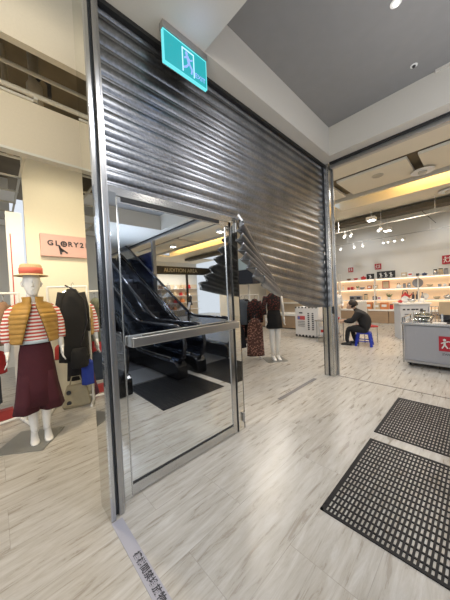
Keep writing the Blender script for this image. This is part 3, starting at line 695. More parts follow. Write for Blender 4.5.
garment('blouse', 'dark red patterned blouse on the rack, nearest the door edge', 'garment', (4.05, 3.98, 1.43), -.75, (.09, .015, .015), .17, .60, 'dark_red_cloth')
garment('jacket', 'grey-blue jacket hung in the middle of the patterned clothes rack', 'garment', (4.12, 3.82, 1.43), -.75, (.10, .12, .15), .17, .58, 'slate_cloth')
garment('dress', 'brown floral dress hanging low beside the mannequin in black skirt', 'garment', (4.20, 3.50, 1.0), -.75, pat2, .17, .84, 'x', sleeves=False, flare=1.1)
garment('cardigan', 'dark patterned cardigan next to the mannequin in black skirt', 'garment', (4.32, 3.58, 1.43), -.75, pat1, .13, .66, 'x')
garment('skirt', 'black skirt hanging near the floor next to the door edge', 'garment', (3.98, 3.86, .88), -.75, (.012, .012, .014), .16, .55, 'black_cloth3', sleeves=False, flare=1.3)
q = thing('display_pedestal', 'low glossy black plinth under the clothes rack by the door edge', 'plinth', (4.30, 4.35, 0)); MB().box(-.18, .18, -.15, .15, 0, .25).build('body', blackg, q, bevel=.01)
tag(MB().box(-.02, .02, -.03, .03, 0, .95).build('display_stand', whitep), 'white upright stand edge right beside the steel door jamb', 'stand'); bpy.data.objects['display_stand'].location = (3.55, 3.42, 0)
q = thing('wall_speaker', 'black box with pale blue top hanging behind the torn flap', 'box', (4.75, 4.1, 1.72))
MB().box(-.15, .15, -.25, .25, 0, .36).build('body', mat('navy_black', (.012, .016, .03), .4), q, bevel=.01)
MB().box(-.13, .13, -.22, .22, .36, .66).build('upper_case', mat('ice_blue', (.45, .58, .66), .4), q, bevel=.01)
MB().box(-.02, .02, -.02, .02, -1.72, 0).build('pole', whitep, q)

q = thing('promotion_box', 'white notice cube with red and blue print, scalloped edges, behind the far post', 'display box', (7.3, 3.85, 0), 0)
MB().box(-.18, .5, -.42, .36, .04, .96).build('body', mat('printed_white', (.70, .69, .68), .6), q)
m = MB()
for i in range(7):
    MB().lathe([(.035, 0), (.035, .02)], (-.19, -.36 + i * .115, .05), 10, 'x').build('edge_dot', blackm, q)
    MB().lathe([(.025, 0), (.025, .02)], (-.19, -.36 + i * .115, .95), 10, 'x').build('edge_dot', blackm, q)
m = MB().box(-.186, -.18, .02, .28, .56, .68); m.build('red_print', mat('print_red', (.5, .08, .08), .6), q)
MB().box(-.188, -.182, .19, .27, .575, .665).build('blue_print', mat('print_blue', (.12, .16, .4), .6), q)
m = MB()
for z in (.50, .45, .40, .35): m.box(-.186, -.18, .02, .27, z, z + .012)
for yy in (-.10, -.24):
    for k in range(9): m.box(-.186, -.18, yy - .028, yy + .028, .25 + k * .062, .285 + k * .062)
m.box(-.186, -.18, .1, .22, .76, .80)
m.build('small_print', ink, q)

# wood fronted cabinets with items, seen through the gap
q = thing('display_cabinet', 'wooden cabinet with white top seen below the torn shutter, left of the notice cube', 'cabinet', (8.7, 5.6, 0))
MB().box(-.3, .4, -.9, 1.2, .04, .52).build('body', wood, q); MB().box(-.34, .4, -.92, 1.2, .52, .60).build('counter_top', whitep, q); MB().box(-.26, .4, -.88, 1.2, 0, .04).build('plinth', blackm, q)
q = thing('shelf_unit', 'tall lit shelf unit behind the wooden cabinet, seen through the shutter gap', 'shelf', (9.3, 5.6, 0))
MB().box(.3, .35, -.9, 1.6, 0, 2.3).build('back_panel', mat('peach_panel', (.72, .58, .42), .7), q)
for z in (.95, 1.3, 1.65, 2.0): MB().box(0, .3, -.9, 1.6, z, z + .03).build('shelf', whitep, q)

# ================================================================== KITCHENWARE SHOP
wx = 11.5
q = thing('wall_shelving', 'long backlit white wall shelving over wood-slat cabinets in the kitchenware shop', 'shelving', (wx - .15, 1.4, 0))
MB().box(wx - .03, wx, -2.5, 4.75, .60, 1.85).build('backlit_panel', mat('peach_backlight', (.85, .62, .42), .6, emit=(1.0, .70, .42), estr=.22), q, **W)
SH = (.98, 1.42, 1.83)
for z in SH: MB().box(wx - .34, wx - .03, -2.5, 4.75, z - .03, z).build('shelf', whitep, q, bevel=.003, **W)
for z in SH[:]: MB().box(wx - .10, wx - .05, -2.5, 4.75, z - .045, z - .032).build('strip_light', emis('shelf_led', (1.0, .86, .66), 2.6), q, **W)
for y in (-1.2, .2, 1.6, 3.0, 4.4): MB().box(wx - .32, wx - .03, y - .01, y + .01, .60, 1.80).build('divider', whitep, q, **W)
for i, (y0, y1) in enumerate(((-2.5, -.9), (-.88, .8), (.82, 2.5), (2.52, 4.3))): MB().box(wx - .40, wx - .02, y0, y1, .06, .54).build('cabinet_front', wood, q, **W)
MB().box(wx - .42, wx, -2.5, 4.3, .54, .60).build('counter_top', whitep, q, **W)
MB().box(wx - .36, wx - .02, -2.5, 4.3, 0, .06).build('plinth', whitep, q, **W)

cols = dict(red=(.50, .03, .03), dark=(.03, .03, .04), white=(.75, .74, .72), grey=(.28, .28, .29), green=(.12, .22, .07), beige=(.55, .43, .28), orange=(.60, .22, .08), navy=(.03, .04, .10), silver=(.6, .6, .6), brown=(.2, .1, .06))
def cm(c): return mat('ware_' + c, cols[c], .3 if c != 'silver' else .25, 1.0 if c == 'silver' else 0)
def ware(kind, c, x, y, z, label, s=1.0, group=None):
    q = thing({'pot': 'cooking_pot', 'bottle': 'bottle', 'box': 'carton', 'mug': 'mug', 'plate': 'plate', 'kettle': 'kettle', 'jar': 'jar', 'plant': 'potted_plant', 'pan': 'frying_pan', 'machine': 'kitchen_appliance', 'bowl': 'bowl', 'bag': 'handbag'}[kind], label, kind if kind != 'machine' else 'appliance', (x, y, z), 0, group)
    k = s; mt = cm(c)
    if kind == 'pot':
        MB().lathe([(.07 * k, 0), (.10 * k, .02 * k), (.105 * k, .11 * k), (.09 * k, .11 * k)], n=18).build('body', mt, q, smooth=True)
        MB().lathe([(.104 * k, .11 * k), (.09 * k, .135 * k), (.02 * k, .15 * k), (.02 * k, .175 * k), (.001, .18 * k)], n=18).build('lid', mt, q, smooth=True)
        MB().tube([(0, -.10 * k, .09 * k), (0, -.14 * k, .09 * k)], .014 * k, 6).build('handle', mt, q); MB().tube([(0, .10 * k, .09 * k), (0, .14 * k, .09 * k)], .014 * k, 6).build('handle', mt, q)
    elif kind == 'bottle':
        MB().lathe([(.035 * k, 0), (.038 * k, .02 * k), (.038 * k, .15 * k), (.014 * k, .20 * k), (.014 * k, .25 * k)], n=14).build('body', mt, q, smooth=True)
        MB().lathe([(.018 * k, .25 * k), (.018 * k, .275 * k)], n=10).build('cap', cm('dark'), q)
    elif kind == 'jar':
        MB().lathe([(.045 * k, 0), (.05 * k, .02 * k), (.05 * k, .12 * k), (.04 * k, .14 * k)], n=14).build('body', mt, q, smooth=True)
        MB().lathe([(.044 * k, .14 * k), (.044 * k, .165 * k)], n=14).build('lid', cm('dark'), q)
    elif kind == 'mug':
        MB().lathe([(.035 * k, 0), (.04 * k, .01), (.042 * k, .09 * k), (.036 * k, .09 * k), (.034 * k, .02 * k)], n=14).build('cup', mt, q, smooth=True)
        MB().tube([(0, -.04 * k, .075 * k), (0, -.068 * k, .06 * k), (0, -.068 * k, .035 * k), (0, -.04 * k, .02 * k)], .007 * k, 6).build('handle', mt, q)
    elif kind == 'plate':
        MB().lathe([(.02 * k, .03), (.09 * k, .028), (.15 * k, 0), (.155 * k, .004), (.09 * k, .036), (.001, .038)], (0, 0, .155 * k), 24, 'x').build('dish', mt, q, smooth=True)
        MB().box(-.02, .06, -.06 * k, .06 * k, 0, .012).build('easel', cm('dark'), q)
    elif kind == 'kettle':
        MB().lathe([(.06 * k, 0), (.085 * k, .02 * k), (.08 * k, .09 * k), (.04 * k, .14 * k), (.015 * k, .15 * k), (.015 * k, .17 * k)], n=16).build('body', mt, q, smooth=True)
        MB().tube([(0, -.07 * k, .07 * k), (0, -.11 * k, .10 * k), (0, -.13 * k, .14 * k)], [.018 * k, .012 * k, .009 * k], 8).build('spout', mt, q)
        MB().tube([(0, -.05 * k, .13 * k), (0, -.03 * k, .21 * k), (0, .04 * k, .21 * k), (0, .06 * k, .12 * k)], .009 * k, 6).build('handle', cm('dark'), q)
    elif kind == 'box':
        MB().box(-.05 * k, .05 * k, -.07 * k, .07 * k, 0, .14 * k).build('case', mt, q, bevel=.003); MB().box(-.053 * k, -.05 * k, -.045 * k, .045 * k, .05 * k, .10 * k).build('print', cm('white' if c != 'white' else 'red'), q)
    elif kind == 'machine':
        MB().box(-.10 * k, .10 * k, -.12 * k, .12 * k, 0, .20 * k).build('case', mt, q, bevel=.02); MB().box(-.108 * k, -.10 * k, -.08 * k, .08 * k, .05 * k, .15 * k).build('window', cm('dark'), q)
        MB().lathe([(.012, 0), (.012, .012)], (-.115 * k, .095 * k, .15 * k), 10, 'x').build('knob', cm('silver'), q)
    elif kind == 'plant':
        MB().lathe([(.04 * k, 0), (.055 * k, .08 * k), (.045 * k, .08 * k)], n=14).build('pot', cm('white'), q, smooth=True)
        m = MB()
        for i in range(26):
            a = random.random() * 2 * PI; r = .09 * k * random.random() ** .5; h = .1 * k + .09 * k * random.random()
            d = Vector((math.cos(a), math.sin(a), 0)); p = d * r + Vector((0, 0, h)); n2 = Vector((-d.y, d.x, .3)) * .02 * k
            m.add([p - d * .03 * k, p + n2, p + d * .04 * k + Vector((0, 0, .01)), p - n2], [(0, 1, 2, 3)]); m.tube([(0, 0, .07 * k), p], .003, 4)
        m.build('foliage', mt, q, solid=.002)
    elif kind == 'bowl':
        MB().lathe([(.03 * k, 0), (.06 * k, .02 * k), (.095 * k, .08 * k), (.088 * k, .08 * k), (.05 * k, .025 * k)], n=18).build('body', mt, q, smooth=True)
        MB().lathe([(.035 * k, -.0), (.035 * k, .008)], n=14).build('foot', mt, q)
    elif kind == 'bag':
        MB().loft([[(a * w_, b2 * h_, z) for a, b2 in ((-1, -1), (1, -1), (1, 1), (-1, 1))] for z, w_, h_ in ((0, .07 * k, .15 * k), (.2 * k, .04 * k, .12 * k))]).build('body', mt, q, bevel=.01)
        MB().tube([(0, -.07 * k, .2 * k), (0, -.05 * k, .30 * k), (0, .05 * k, .30 * k), (0, .07 * k, .2 * k)], .008, 6).build('handle', mt, q)
    return q
sx_ = wx - .19
T, Mi, Lo = SH[2], SH[1], SH[0]
items = [
 ('bowl', 'brown', 4.0, T, 1.0, 'small brown bowl on the top shelf near the shutter post'), ('bowl', 'red', 3.72, T, 1.0, 'dark red bowl on the top shelf under the left red sign'),
 ('pot', 'red', 3.42, T, .9, 'red lidded pot on the top shelf beside the small black picture'), ('box', 'beige', 2.02, T, 1.2, 'beige carton on the top shelf, right of the long black picture'),
 ('box', 'white', 1.83, T, 1.1, 'white carton on the top shelf next to the beige one'), ('mug', 'dark', 1.62, T, 1.1, 'small black mug alone in the middle of the top shelf'),
 ('pot', 'navy', 1.42, T, .65, 'small navy pot on the top shelf right of the black mug'), ('jar', 'silver', 1.12, T, 1.2, 'silver jar on the top shelf, first of three right of the navy pot'),
 ('jar', 'beige', .98, T, 1.3, 'beige jar between silver and grey jars on the top shelf'), ('jar', 'grey', .84, T, 1.2, 'grey jar on the top shelf right of the beige jar'),
 ('bowl', 'grey', .66, T, .9, 'grey bowl on the top shelf at the right picture edge'), ('kettle', 'navy', .46, T, .9, 'navy kettle on the top shelf below the right-hand red sign'),
 ('bottle', 'white', 4.25, Mi, .8, 'white bottle on the middle shelf nearest the shutter post'), ('mug', 'red', 4.02, Mi, 1.3, 'left one of two red mugs on the middle shelf'),
 ('mug', 'red', 3.88, Mi, 1.4, 'right one of two red mugs on the middle shelf'), ('plant', 'green', 3.66, Mi, .8, 'small green plant on the middle shelf beside the red mugs'),
 ('bowl', 'grey', 3.48, Mi, 1.2, 'grey bowl on the middle shelf right of the green plant'), ('box', 'orange', 3.2, Mi, 1.1, 'orange carton on the middle shelf left of the ring-like red frame'),
 ('box', 'beige', 2.98, Mi, 1.2, 'beige carton on the middle shelf beside the orange one'), ('kettle', 'white', 2.2, Mi, .9, 'white kettle on the middle shelf left of the large round plate'),
 ('jar', 'grey', 2.02, Mi, 1.0, 'grey jar on the middle shelf beside the white kettle'), ('jar', 'silver', 1.88, Mi, 1.1, 'silver jar on the middle shelf touching the large round plate'),
 ('plate', 'grey', 1.62, Mi, 1.05, 'large round grey plate standing on the middle shelf'), ('bowl', 'beige', 1.28, Mi, 1.1, 'beige bowl on the middle shelf right of the large round plate'),
 ('mug', 'grey', 1.02, Mi, 1.0, 'grey mug on the middle shelf, left in the row of small cups'), ('mug', 'white', .88, Mi, 1.0, 'white mug on the middle shelf, second in the row of small cups'),
 ('mug', 'brown', .74, Mi, 1.0, 'brown mug on the middle shelf, third in the row of small cups'), ('mug', 'red', .60, Mi, 1.0, 'red mug on the middle shelf at the right end of the cups'),
 ('jar', 'beige', 3.35, Lo, 1.5, 'beige jar on the lowest shelf above the seated person'), ('box', 'dark', 3.02, Lo, 1.0, 'black carton on the lowest shelf left of the green plant'),
 ('box', 'white', 2.86, Lo, .9, 'white carton on the lowest shelf left of the green plant'), ('plant', 'green', 2.52, Lo, 1.2, 'bushy green plant on the lowest shelf'),
 ('kettle', 'red', 2.0, Lo, 1.6, 'large red kettle on the lowest shelf above the grey banner counter'), ('bottle', 'dark', 1.76, Lo, 1.0, 'left dark bottle on the lowest shelf beside the red kettle'),
 ('bottle', 'dark', 1.64, Lo, 1.05, 'right dark bottle on the lowest shelf beside the red kettle'), ('plate', 'white', 1.42, Lo, .7, 'white plate standing on the lowest shelf by the dark bottles'),
 ('bowl', 'beige', 1.1, Lo, 1.2, 'beige bowl on the lowest shelf behind the demo counter'), ('pot', 'silver', .8, Lo, 1.0, 'silver pot on the lowest shelf at the right picture edge'),
]
for k, c, y, z, s_, lb in items: ware(k, c, sx_, y, z, lb, s_)
q = thing('string_frame', 'red square frame standing on the middle shelf', 'frame', (sx_, 2.62, Mi)); m = MB()
m.box(-.01, .01, -.12, -.10, 0, .30).box(-.01, .01, .10, .12, 0, .30).box(-.01, .01, -.12, .12, .28, .30).box(-.01, .01, -.12, .12, 0, .02); m.build('frame', cm('red'), q); MB().box(.0, .006, -.10, .10, .02, .28).build('panel', cm('beige'), q)
for (y0, y1, h, n2, lb) in ((3.02, 3.30, .22, 1, 'small black picture with white figure leaning on the top shelf'), (2.30, 2.92, .28, 3, 'long black picture with white figures leaning on the top shelf')):
    q = thing('picture', lb, 'picture', (sx_, (y0 + y1) / 2, T)); MB().box(-.01, .01, -(y1 - y0) / 2, (y1 - y0) / 2, 0, h).build('panel', blackm, q)
    m = MB()
    for i in range(n2):
        yc = (i - (n2 - 1) / 2) * .17
        m.lathe([(.018, 0), (.018, .004)], (-.014, yc, h * .75), 10, 'x'); m.beam((-.013, yc, h * .65), (-.013, yc, h * .35), .035, .004, up=(1, 0, 0)); m.beam((-.013, yc, h * .55), (-.013, yc - .06, h * .35), .016, .004, up=(1, 0, 0)); m.beam((-.013, yc, h * .55), (-.013, yc + .06, h * .7), .016, .004, up=(1, 0, 0)); m.beam((-.013, yc, h * .35), (-.013, yc + .035, h * .1), .016, .004, up=(1, 0, 0)); m.beam((-.013, yc, h * .35), (-.013, yc - .035, h * .1), .016, .004, up=(1, 0, 0))
    m.build('white_figure', whitep, q)
logo_red = mat('logo_red', (.42, .01, .025), .5)
def emblem(m, x, y, z, s):
    """white twin figures facing -x ; y decreases to the right"""
    for k in (-1, 1):
        yc = y + k * s * .21
        m.lathe([(s * .085, 0), (s * .085, .004)], (x - .004, yc, z + s * .27), 10, 'x')
        m.beam((x - .003, yc, z + s * .16), (x - .003, yc, z - s * .06), s * .12, .004, up=(1, 0, 0))
        m.beam((x - .003, yc, z + s * .12), (x - .003, yc + k * s * .18, z + s * .02), s * .07, .004, up=(1, 0, 0))
        m.beam((x - .003, yc, z + s * .12), (x - .003, y, z + s * .18), s * .07, .004, up=(1, 0, 0))
        m.beam((x - .003, yc, z - s * .05), (x - .003, yc + k * s * .14, z - s * .32), s * .08, .004, up=(1, 0, 0))
        m.beam((x - .003, yc, z - s * .05), (x - .003, y + k * s * .05, z - s * .30), s * .08, .004, up=(1, 0, 0))
for y, z, s_, lb in ((3.97, 2.30, .20, 'small red wall sign with white twin figures, leftmost above the shelves'), (2.92, 2.33, .23, 'small red wall sign above the long black picture'), (.80, 2.34, .30, 'red wall sign with white twin figures at the right picture edge')):
    q = thing('wall_sign', lb, 'sign', (wx, y, z)); MB().box(-.03, 0, -s_ / 2, s_ / 2, -s_ / 2, s_ / 2).build('plate', logo_red, q); m = MB(); emblem(m, -.03, 0, 0, s_); m.build('emblem', whitep, q)
q = thing('wire_stand', 'white wire plate stand on the top shelf beside the shutter post', 'stand', (sx_, 4.45, T)); m = MB()
for k in range(4): m.tube([(0, -.16 + .1 * k, 0), (0, -.12 + .1 * k, .3), (0, .0 + .05 * k, .3 - .03 * k)], .008, 5)
m.build('wire', whitep, q)

# demo counter
q = thing('demo_counter', 'grey demonstration counter with red square emblem at the right picture edge', 'counter', (5.95, .2, 0))
cg = mat('counter_grey', (.40, .40, .42), .35)
MB().box(5.58, 6.30, -.75, 1.02, .09, .80).build('body', cg, q, **W)
MB().box(5.555, 5.60, -.78, .985, .12, .755).build('front_panel', mat('counter_panel', (.36, .36, .38), .3), q, bevel=.004, **W)
MB().box(5.53, 6.34, -.80, 1.06, .775, .815).build('worktop', steel, q, bevel=.004, **W)
MB().box(5.60, 6.25, -.72, .98, 0.05, .09).build('plinth', blackm, q, **W)
for y in (1.035,):
    for x in (5.56, 5.72, 6.30): MB().tube([(x, y, .06), (x, y, .90)], .012, 8).build('upright', steel, q, **W)
    MB().tube([(5.56, y, .90), (6.30, y, .90)], .012, 8).build('handrail', steel, q, **W)
MB().box(5.53, 5.56, -.78, 1.0, .08, .12).build('bottom_rail', steel_dull, q, **W)
for y in (.93, -.6):
    for x in (5.66, 6.2): MB().lathe([(.04, 0), (.04, .03)], (x, y, .04), 12, 'y').build('caster', blackg, q, **W)
MB().box(5.548, 5.556, .27, .525, .345, .60).build('emblem_plate', logo_red, q, **W)
m = MB(); emblem(m, 5.548, .3975, .4725, .25); m.build('emblem', whitep, q, **W)
text('lettering', 'ZWILLING', .05, ink, q, (0, -1, 0), (0, 0, 1), (5.55, .37, .29), .001)
# items on demo counter
ZC = .815
q = thing('glass_dish', 'large clear glass dish with lid on the left of the demo counter', 'dish', (5.85, .76, ZC))
MB().lathe([(.07, 0), (.11, .015), (.15, .10), (.157, .10), (.115, .008)], n=24).build('bowl', glassm, q, smooth=True)
MB().lathe([(.155, .105), (.13, .14), (.06, .165), (.02, .17), (.02, .195), (.001, .2)], n=24).build('lid', glassm, q, smooth=True)
MB().lathe([(.159, .098), (.164, .102), (.159, .108)], n=24).build('rim', steel, q, smooth=True)
MB().lathe([(.10, .012), (.12, .05), (.08, .06), (.001, .062)], n=18).build('food', mat('salad_tan', (.36, .30, .12), .8, noise=.5, nscale=30), q, smooth=True)
q = thing('wire_basket', 'chrome wire basket under the glass dish side of the counter front', 'basket', (5.72, .80, ZC)); m = MB()
for k in range(8): m.tube([(-.08, -.15 + k * .043, 0), (-.08, -.15 + k * .043, .06)], .004, 5)
m.tube([(-.08, -.15, .06), (-.08, .15, .06)], .005, 5).tube([(-.08, -.15, .004), (-.08, .15, .004)], .005, 5); m.build('wire', steel, q)
ware('pan', 'dark', 6.0, .20, ZC, 'x') if False else None
q = thing('cutting_board', 'pale wooden board propped up on the demo counter at the right edge', 'board', (5.95, .38, ZC)); MB().box(-.02, .02, -.17, .17, .12, .36).build('board', mat('pale_wood', (.62, .44, .26), .6), q, bevel=.01); MB().box(-.05, .05, -.14, -.11, 0, .14).build('leg', steel, q); MB().box(-.05, .05, .11, .14, 0, .14).build('leg', steel, q)
ware('pot', 'dark', 6.15, .45, ZC, 'black lidded pot behind the pale board on the demo counter', 1.1)
q = thing('plate_rack', 'chrome rack between glass dish and pale board on the demo counter', 'rack', (6.1, .62, ZC)); m = MB()
for k in range(5): m.tube([(0, -.1 + k * .05, 0), (0, -.1 + k * .05, .26)], .006, 5)
m.tube([(0, -.1, .26), (0, .1, .26)], .006, 5).tube([(0, -.1, .13), (0, .1, .13)], .006, 5).tube([(-.08, -.1, .004), (.08, -.1, .004)], .006, 5).tube([(-.08, .1, .004), (.08, .1, .004)], .006, 5); m.build('wire', steel, q)
q = thing('price_card', 'white paper card lying on the front edge of the demo counter', 'card', (5.68, .52, ZC)); MB().box(-.06, .06, -.09, .09, 0, .004).build('card', whitep, q)
ware('bottle', 'silver', 6.02, .92, ZC, 'steel bottle at the back left corner of the demo counter', .8)
ware('jar', 'white', 6.2, .82, ZC, 'white jar at the rear of the demo counter behind the glass dish', 1.1)

# banner counter behind
q = thing('banner_counter', 'grey-white printed counter between the seated person and the demo counter', 'counter', (8.3, 1.35, 0), math.radians(28))
MB().box(-.03, .5, -.42, .25, .0, .98).build('body', mat('banner_white', (.52, .55, .60), .5), q); MB().box(-.06, .54, -.45, .28, .98, 1.02).build('top', whitep, q)
m = MB()
for i in range(5): m.box(-.036, -.03, .14 - i * .1, .20 - i * .1, .82, .86)
m.box(-.036, -.03, .0, .16, .70, .72); m.box(-.036, -.03, .04, .17, .12, .18); m.box(-.036, -.03, .12, .18, .18, .26)
m.build('print', ink, q)
for kk, (kd, c_, dx, dy, s_, lb) in enumerate((('plate', 'white', .25, .05, .6, 'white plate standing on the banner counter'), ('bowl', 'silver', .2, -.1, 1.2, 'silver bowl on the banner counter'), ('pot', 'red', .15, .20, .5, 'little red pot at the left end of the banner counter'), ('mug', 'white', .1, -.3, 1.2, 'white mug at the right end of the banner counter'), ('bottle', 'grey', .3, -.38, 1.0, 'grey bottle at the rear right of the banner counter'))):
    a = math.radians(28); ware(kd, c_, 8.3 + dx * math.cos(a) - dy * math.sin(a), 1.35 + dx * math.sin(a) + dy * math.cos(a), 1.02, lb, s_)

# stool, person, table
q = thing('stool', 'bright blue plastic stool under the seated person in black', 'stool', (6.92, 2.12, 0), .2)
bl = mat('blue_plastic', (.015, .04, .42), .35)
MB().loft([[(a * w_, b2 * w_, z) for a, b2 in ((-1, -1), (1, -1), (1, 1), (-1, 1))] for z, w_ in ((.31, .155), (.345, .15), (.35, .135))]).build('seat', bl, q, bevel=.01)
for a in (-1, 1):
    for b2 in (-1, 1): MB().beam((a * .175, b2 * .175, 0), (a * .13, b2 * .13, .33), .05, .035).build('leg', bl, q)
m = MB()
for a in (-1, 1): m.beam((a * .16, -.16, .13), (a * .16, .16, .13), .03, .02).beam((-.16, a * .16, .13), (.16, a * .16, .13), .03, .02)
m.build('stretcher', bl, q)
# person faces +y-ish (towards the table on the left)
skinm = mat('skin', (.55, .36, .26), .6); hair = mat('dark_hair', (.022, .014, .010), .6); pb_ = mat('black_clothes', (.012, .012, .014), .85)
pe = thing('person', 'person in black clothes sitting on the blue stool, bent over the low table', 'person', (6.92, 2.10, 0), math.radians(8))
# local: +y forward
nodes = [(0, -.06, .43, .165), (0, -.03, .58, .17), (0, .03, .74, .175), (0, .11, .86, .14), (0, .19, .92, .06), (0, .235, .97, .05),  # 0-5 spine
         (-.19, .12, .83, .085), (-.24, .24, .64, .07), (-.14, .46, .63, .038),      # 6-8 left arm
         (.19, .12, .83, .085), (.24, .24, .64, .07), (.12, .46, .63, .038),         # 9-11 right
         (-.09, .0, .40, .10), (-.15, .36, .45, .075), (-.14, .40, .12, .05), (-.14, .36, .07, .045),  # 12-15 left leg
         (.09, .0, .40, .10), (.14, .34, .45, .075), (.13, .26, .12, .05), (.13, .24, .07, .045)]
edges = [(0, 1), (1, 2), (2, 3), (3, 4), (4, 5), (3, 6), (6, 7), (7, 8), (3, 9), (9, 10), (10, 11), (0, 12), (12, 13), (13, 14), (14, 15), (0, 16), (16, 17), (17, 18), (18, 19)]
skin_body('body', nodes, edges, pb_, pe)
m = MB(); head_mb(m, (0, .30, 1.04), .98, math.radians(-30), face=(0, 1)); m.tube([(0, .20, .92), (0, .25, 1.0)], .045, 10)
m.build('head', skinm, pe, smooth=True)
for sx in (-1, 1): m = MB(); hand_mb(m, (sx * -.13, .47, .63), (-.1 * sx, 1, -.15), sx); m.build('hand', skinm, pe, smooth=True)
m = MB()
for cz in (0,):
    rg = []
    for i in range(8):
        ph = PI * .5 * i / 7 * 1.42; z = math.cos(ph); r = math.sin(ph) + .02
        rg.append([Vector((0, .27, 1.06)) + Matrix.Rotation(math.radians(-30), 3, 'X') @ Vector((.092 * r * math.cos(a), -.022 + .112 * r * math.sin(a), .005 + .125 * z)) for a in [2 * PI * k / 18 for k in range(18)]])
    m.loft(rg)
m.build('hair', hair, pe, smooth=True)
for sx in (-1, 1):
    y0 = .34 if sx < 0 else .22
    MB().loft([[(sx * .135 + a * w_, y0 + y, z) for a, z in ((-1, .0), (1, .0), (.8, h), (-.8, h))] for y, w_, h in ((-.05, .03, .06), (.0, .042, .09), (.08, .044, .07), (.16, .045, .05), (.2, .03, .035))]).build('shoe', blackm, pe, smooth=True)
q = thing('folding_table', 'low dark-topped table left of the seated person', 'table', (6.95, 2.98, 0), .05)
MB().box(-.32, .32, -.30, .34, .60, .63).build('top', mat('table_top', (.20, .19, .18), .5), q, bevel=.004)
for a in (-.28, .28):
    for b2 in (-.24, .30): MB().tube([(a, b2, 0), (a, b2, .60)], .014, 8).build('leg', steel_dull, q)
MB().box(-.28, .28, -.24, .30, .16, .18).build('lower_shelf', mat('table_shelf', (.45, .44, .42), .5), q)
ware('box', 'white', 6.9, 3.15, .18, 'white carton on the lower shelf of the low table', 1.6); ware('box', 'grey', 6.92, 2.92, .18, 'grey carton on the lower shelf of the low table', 1.4)
ware('bowl', 'red', 6.85, 2.78, .63, 'red bowl on the low table by the person\'s hands', 1.0)
q = thing('round_fan', 'white round disc on a stand at the back of the low table', 'disc', (7.05, 2.86, .63)); MB().lathe([(.01, 0), (.13, .004), (.135, .012), (.13, .02), (.01, .024)], (0, 0, .52), 24, 'x').build('disc', whitep, q); MB().tube([(.01, 0, .0), (.01, 0, .40)], .01, 6).build('stem', whitep, q); MB().lathe([(.06, 0), (.06, .01)], n=14).build('base', whitep, q)
q = thing('person', 'person with black hair partly hidden by the shutter post behind the low table', 'person', (7.8, 3.20, 0), math.radians(-60))
nodes = [(0, 0, .9, .13), (0, 0, 1.1, .12), (0, 0, 1.25, .13), (0, 0, 1.33, .05), (0, 0, 1.38, .048), (-.17, 0, 1.25, .055), (-.22, -.02, 1.0, .045), (-.15, -.2, .95, .035), (.17, 0, 1.25, .055), (.22, -.02, 1.0, .045), (.15, -.2, .95, .035), (-.08, 0, .85, .09), (-.09, 0, .45, .065), (-.09, .02, .07, .045), (.08, 0, .85, .09), (.09, 0, .45, .065), (.09, .02, .07, .045)]
edges = [(0, 1), (1, 2), (2, 3), (3, 4), (2, 5), (5, 6), (6, 7), (2, 8), (8, 9), (9, 10), (0, 11), (11, 12), (12, 13), (0, 14), (14, 15), (15, 16)]
skin_body('body', nodes, edges, mat('white_shirt', (.6, .58, .56), .8), q)
m = MB(); head_mb(m, (0, -.01, 1.47), .92)
m.build('head', skinm, q, smooth=True)
for sx in (-1, 1): m = MB(); hand_mb(m, (sx * .15, -.21, .95), (0, -1, -.1), -sx); m.build('hand', skinm, q, smooth=True)
m = MB(); m.loft([[Vector((.080 * math.sin(ph) * math.cos(a), .015 + .10 * math.sin(ph) * math.sin(a), 1.485 + .12 * math.cos(ph))) for a in [2 * PI * k / 16 for k in range(16)]] for ph in [.05 + .27 * i for i in range(6)]]); m.build('hair', hair, q, smooth=True)
for sx in (-1, 1): MB().loft([[(sx * .09 + a * w_, y, z) for a, z in ((-1, .0), (1, .0), (.8, h), (-.8, h))] for y, w_, h in ((.06, .03, .06), (.0, .042, .09), (-.08, .044, .07), (-.16, .045, .05), (-.2, .03, .035))]).build('shoe', blackm, q, smooth=True)
q = thing('chair', 'white-backed chair right behind the seated person', 'chair', (7.40, 2.20, 0), .9)
MB().box(-.2, .2, -.2, .2, .42, .46).build('seat', mat('chair_red', (.38, .03, .03), .6), q, bevel=.01); MB().box(.17, .21, -.16, .16, .55, 1.12).build('backrest', mat('chair_white', (.52, .52, .50), .6), q, bevel=.02)
for a in (-.18, .18):
    for b2 in (-.18, .18): MB().tube([(a, b2, 0), (a, b2, .44 if a < 0 else .9)], .012, 6).build('leg', steel, q)
for i, (kd, c_, y, z_, s_, lb) in enumerate((('machine', 'grey', 3.86, Lo, .9, 'left grey toaster oven on the lowest shelf behind the seated person'), ('machine', 'grey', 3.60, Lo, .9, 'right grey toaster oven on the lowest shelf behind the seated person'),
    ('box', 'orange', 3.25, .6, 2.0, 'left orange carton on the cabinet top beside the seated person'), ('box', 'beige', 2.95, .6, 1.7, 'beige carton on the cabinet top between two orange ones'), ('box', 'orange', 2.68, .6, 1.9, 'right orange carton on the cabinet top beside the banner counter'), ('jar', 'red', 2.45, .6, 1.2, 'red jar on the cabinet top at the left of the banner counter'))): ware(kd, c_, wx - .2, y, z_, lb, s_)

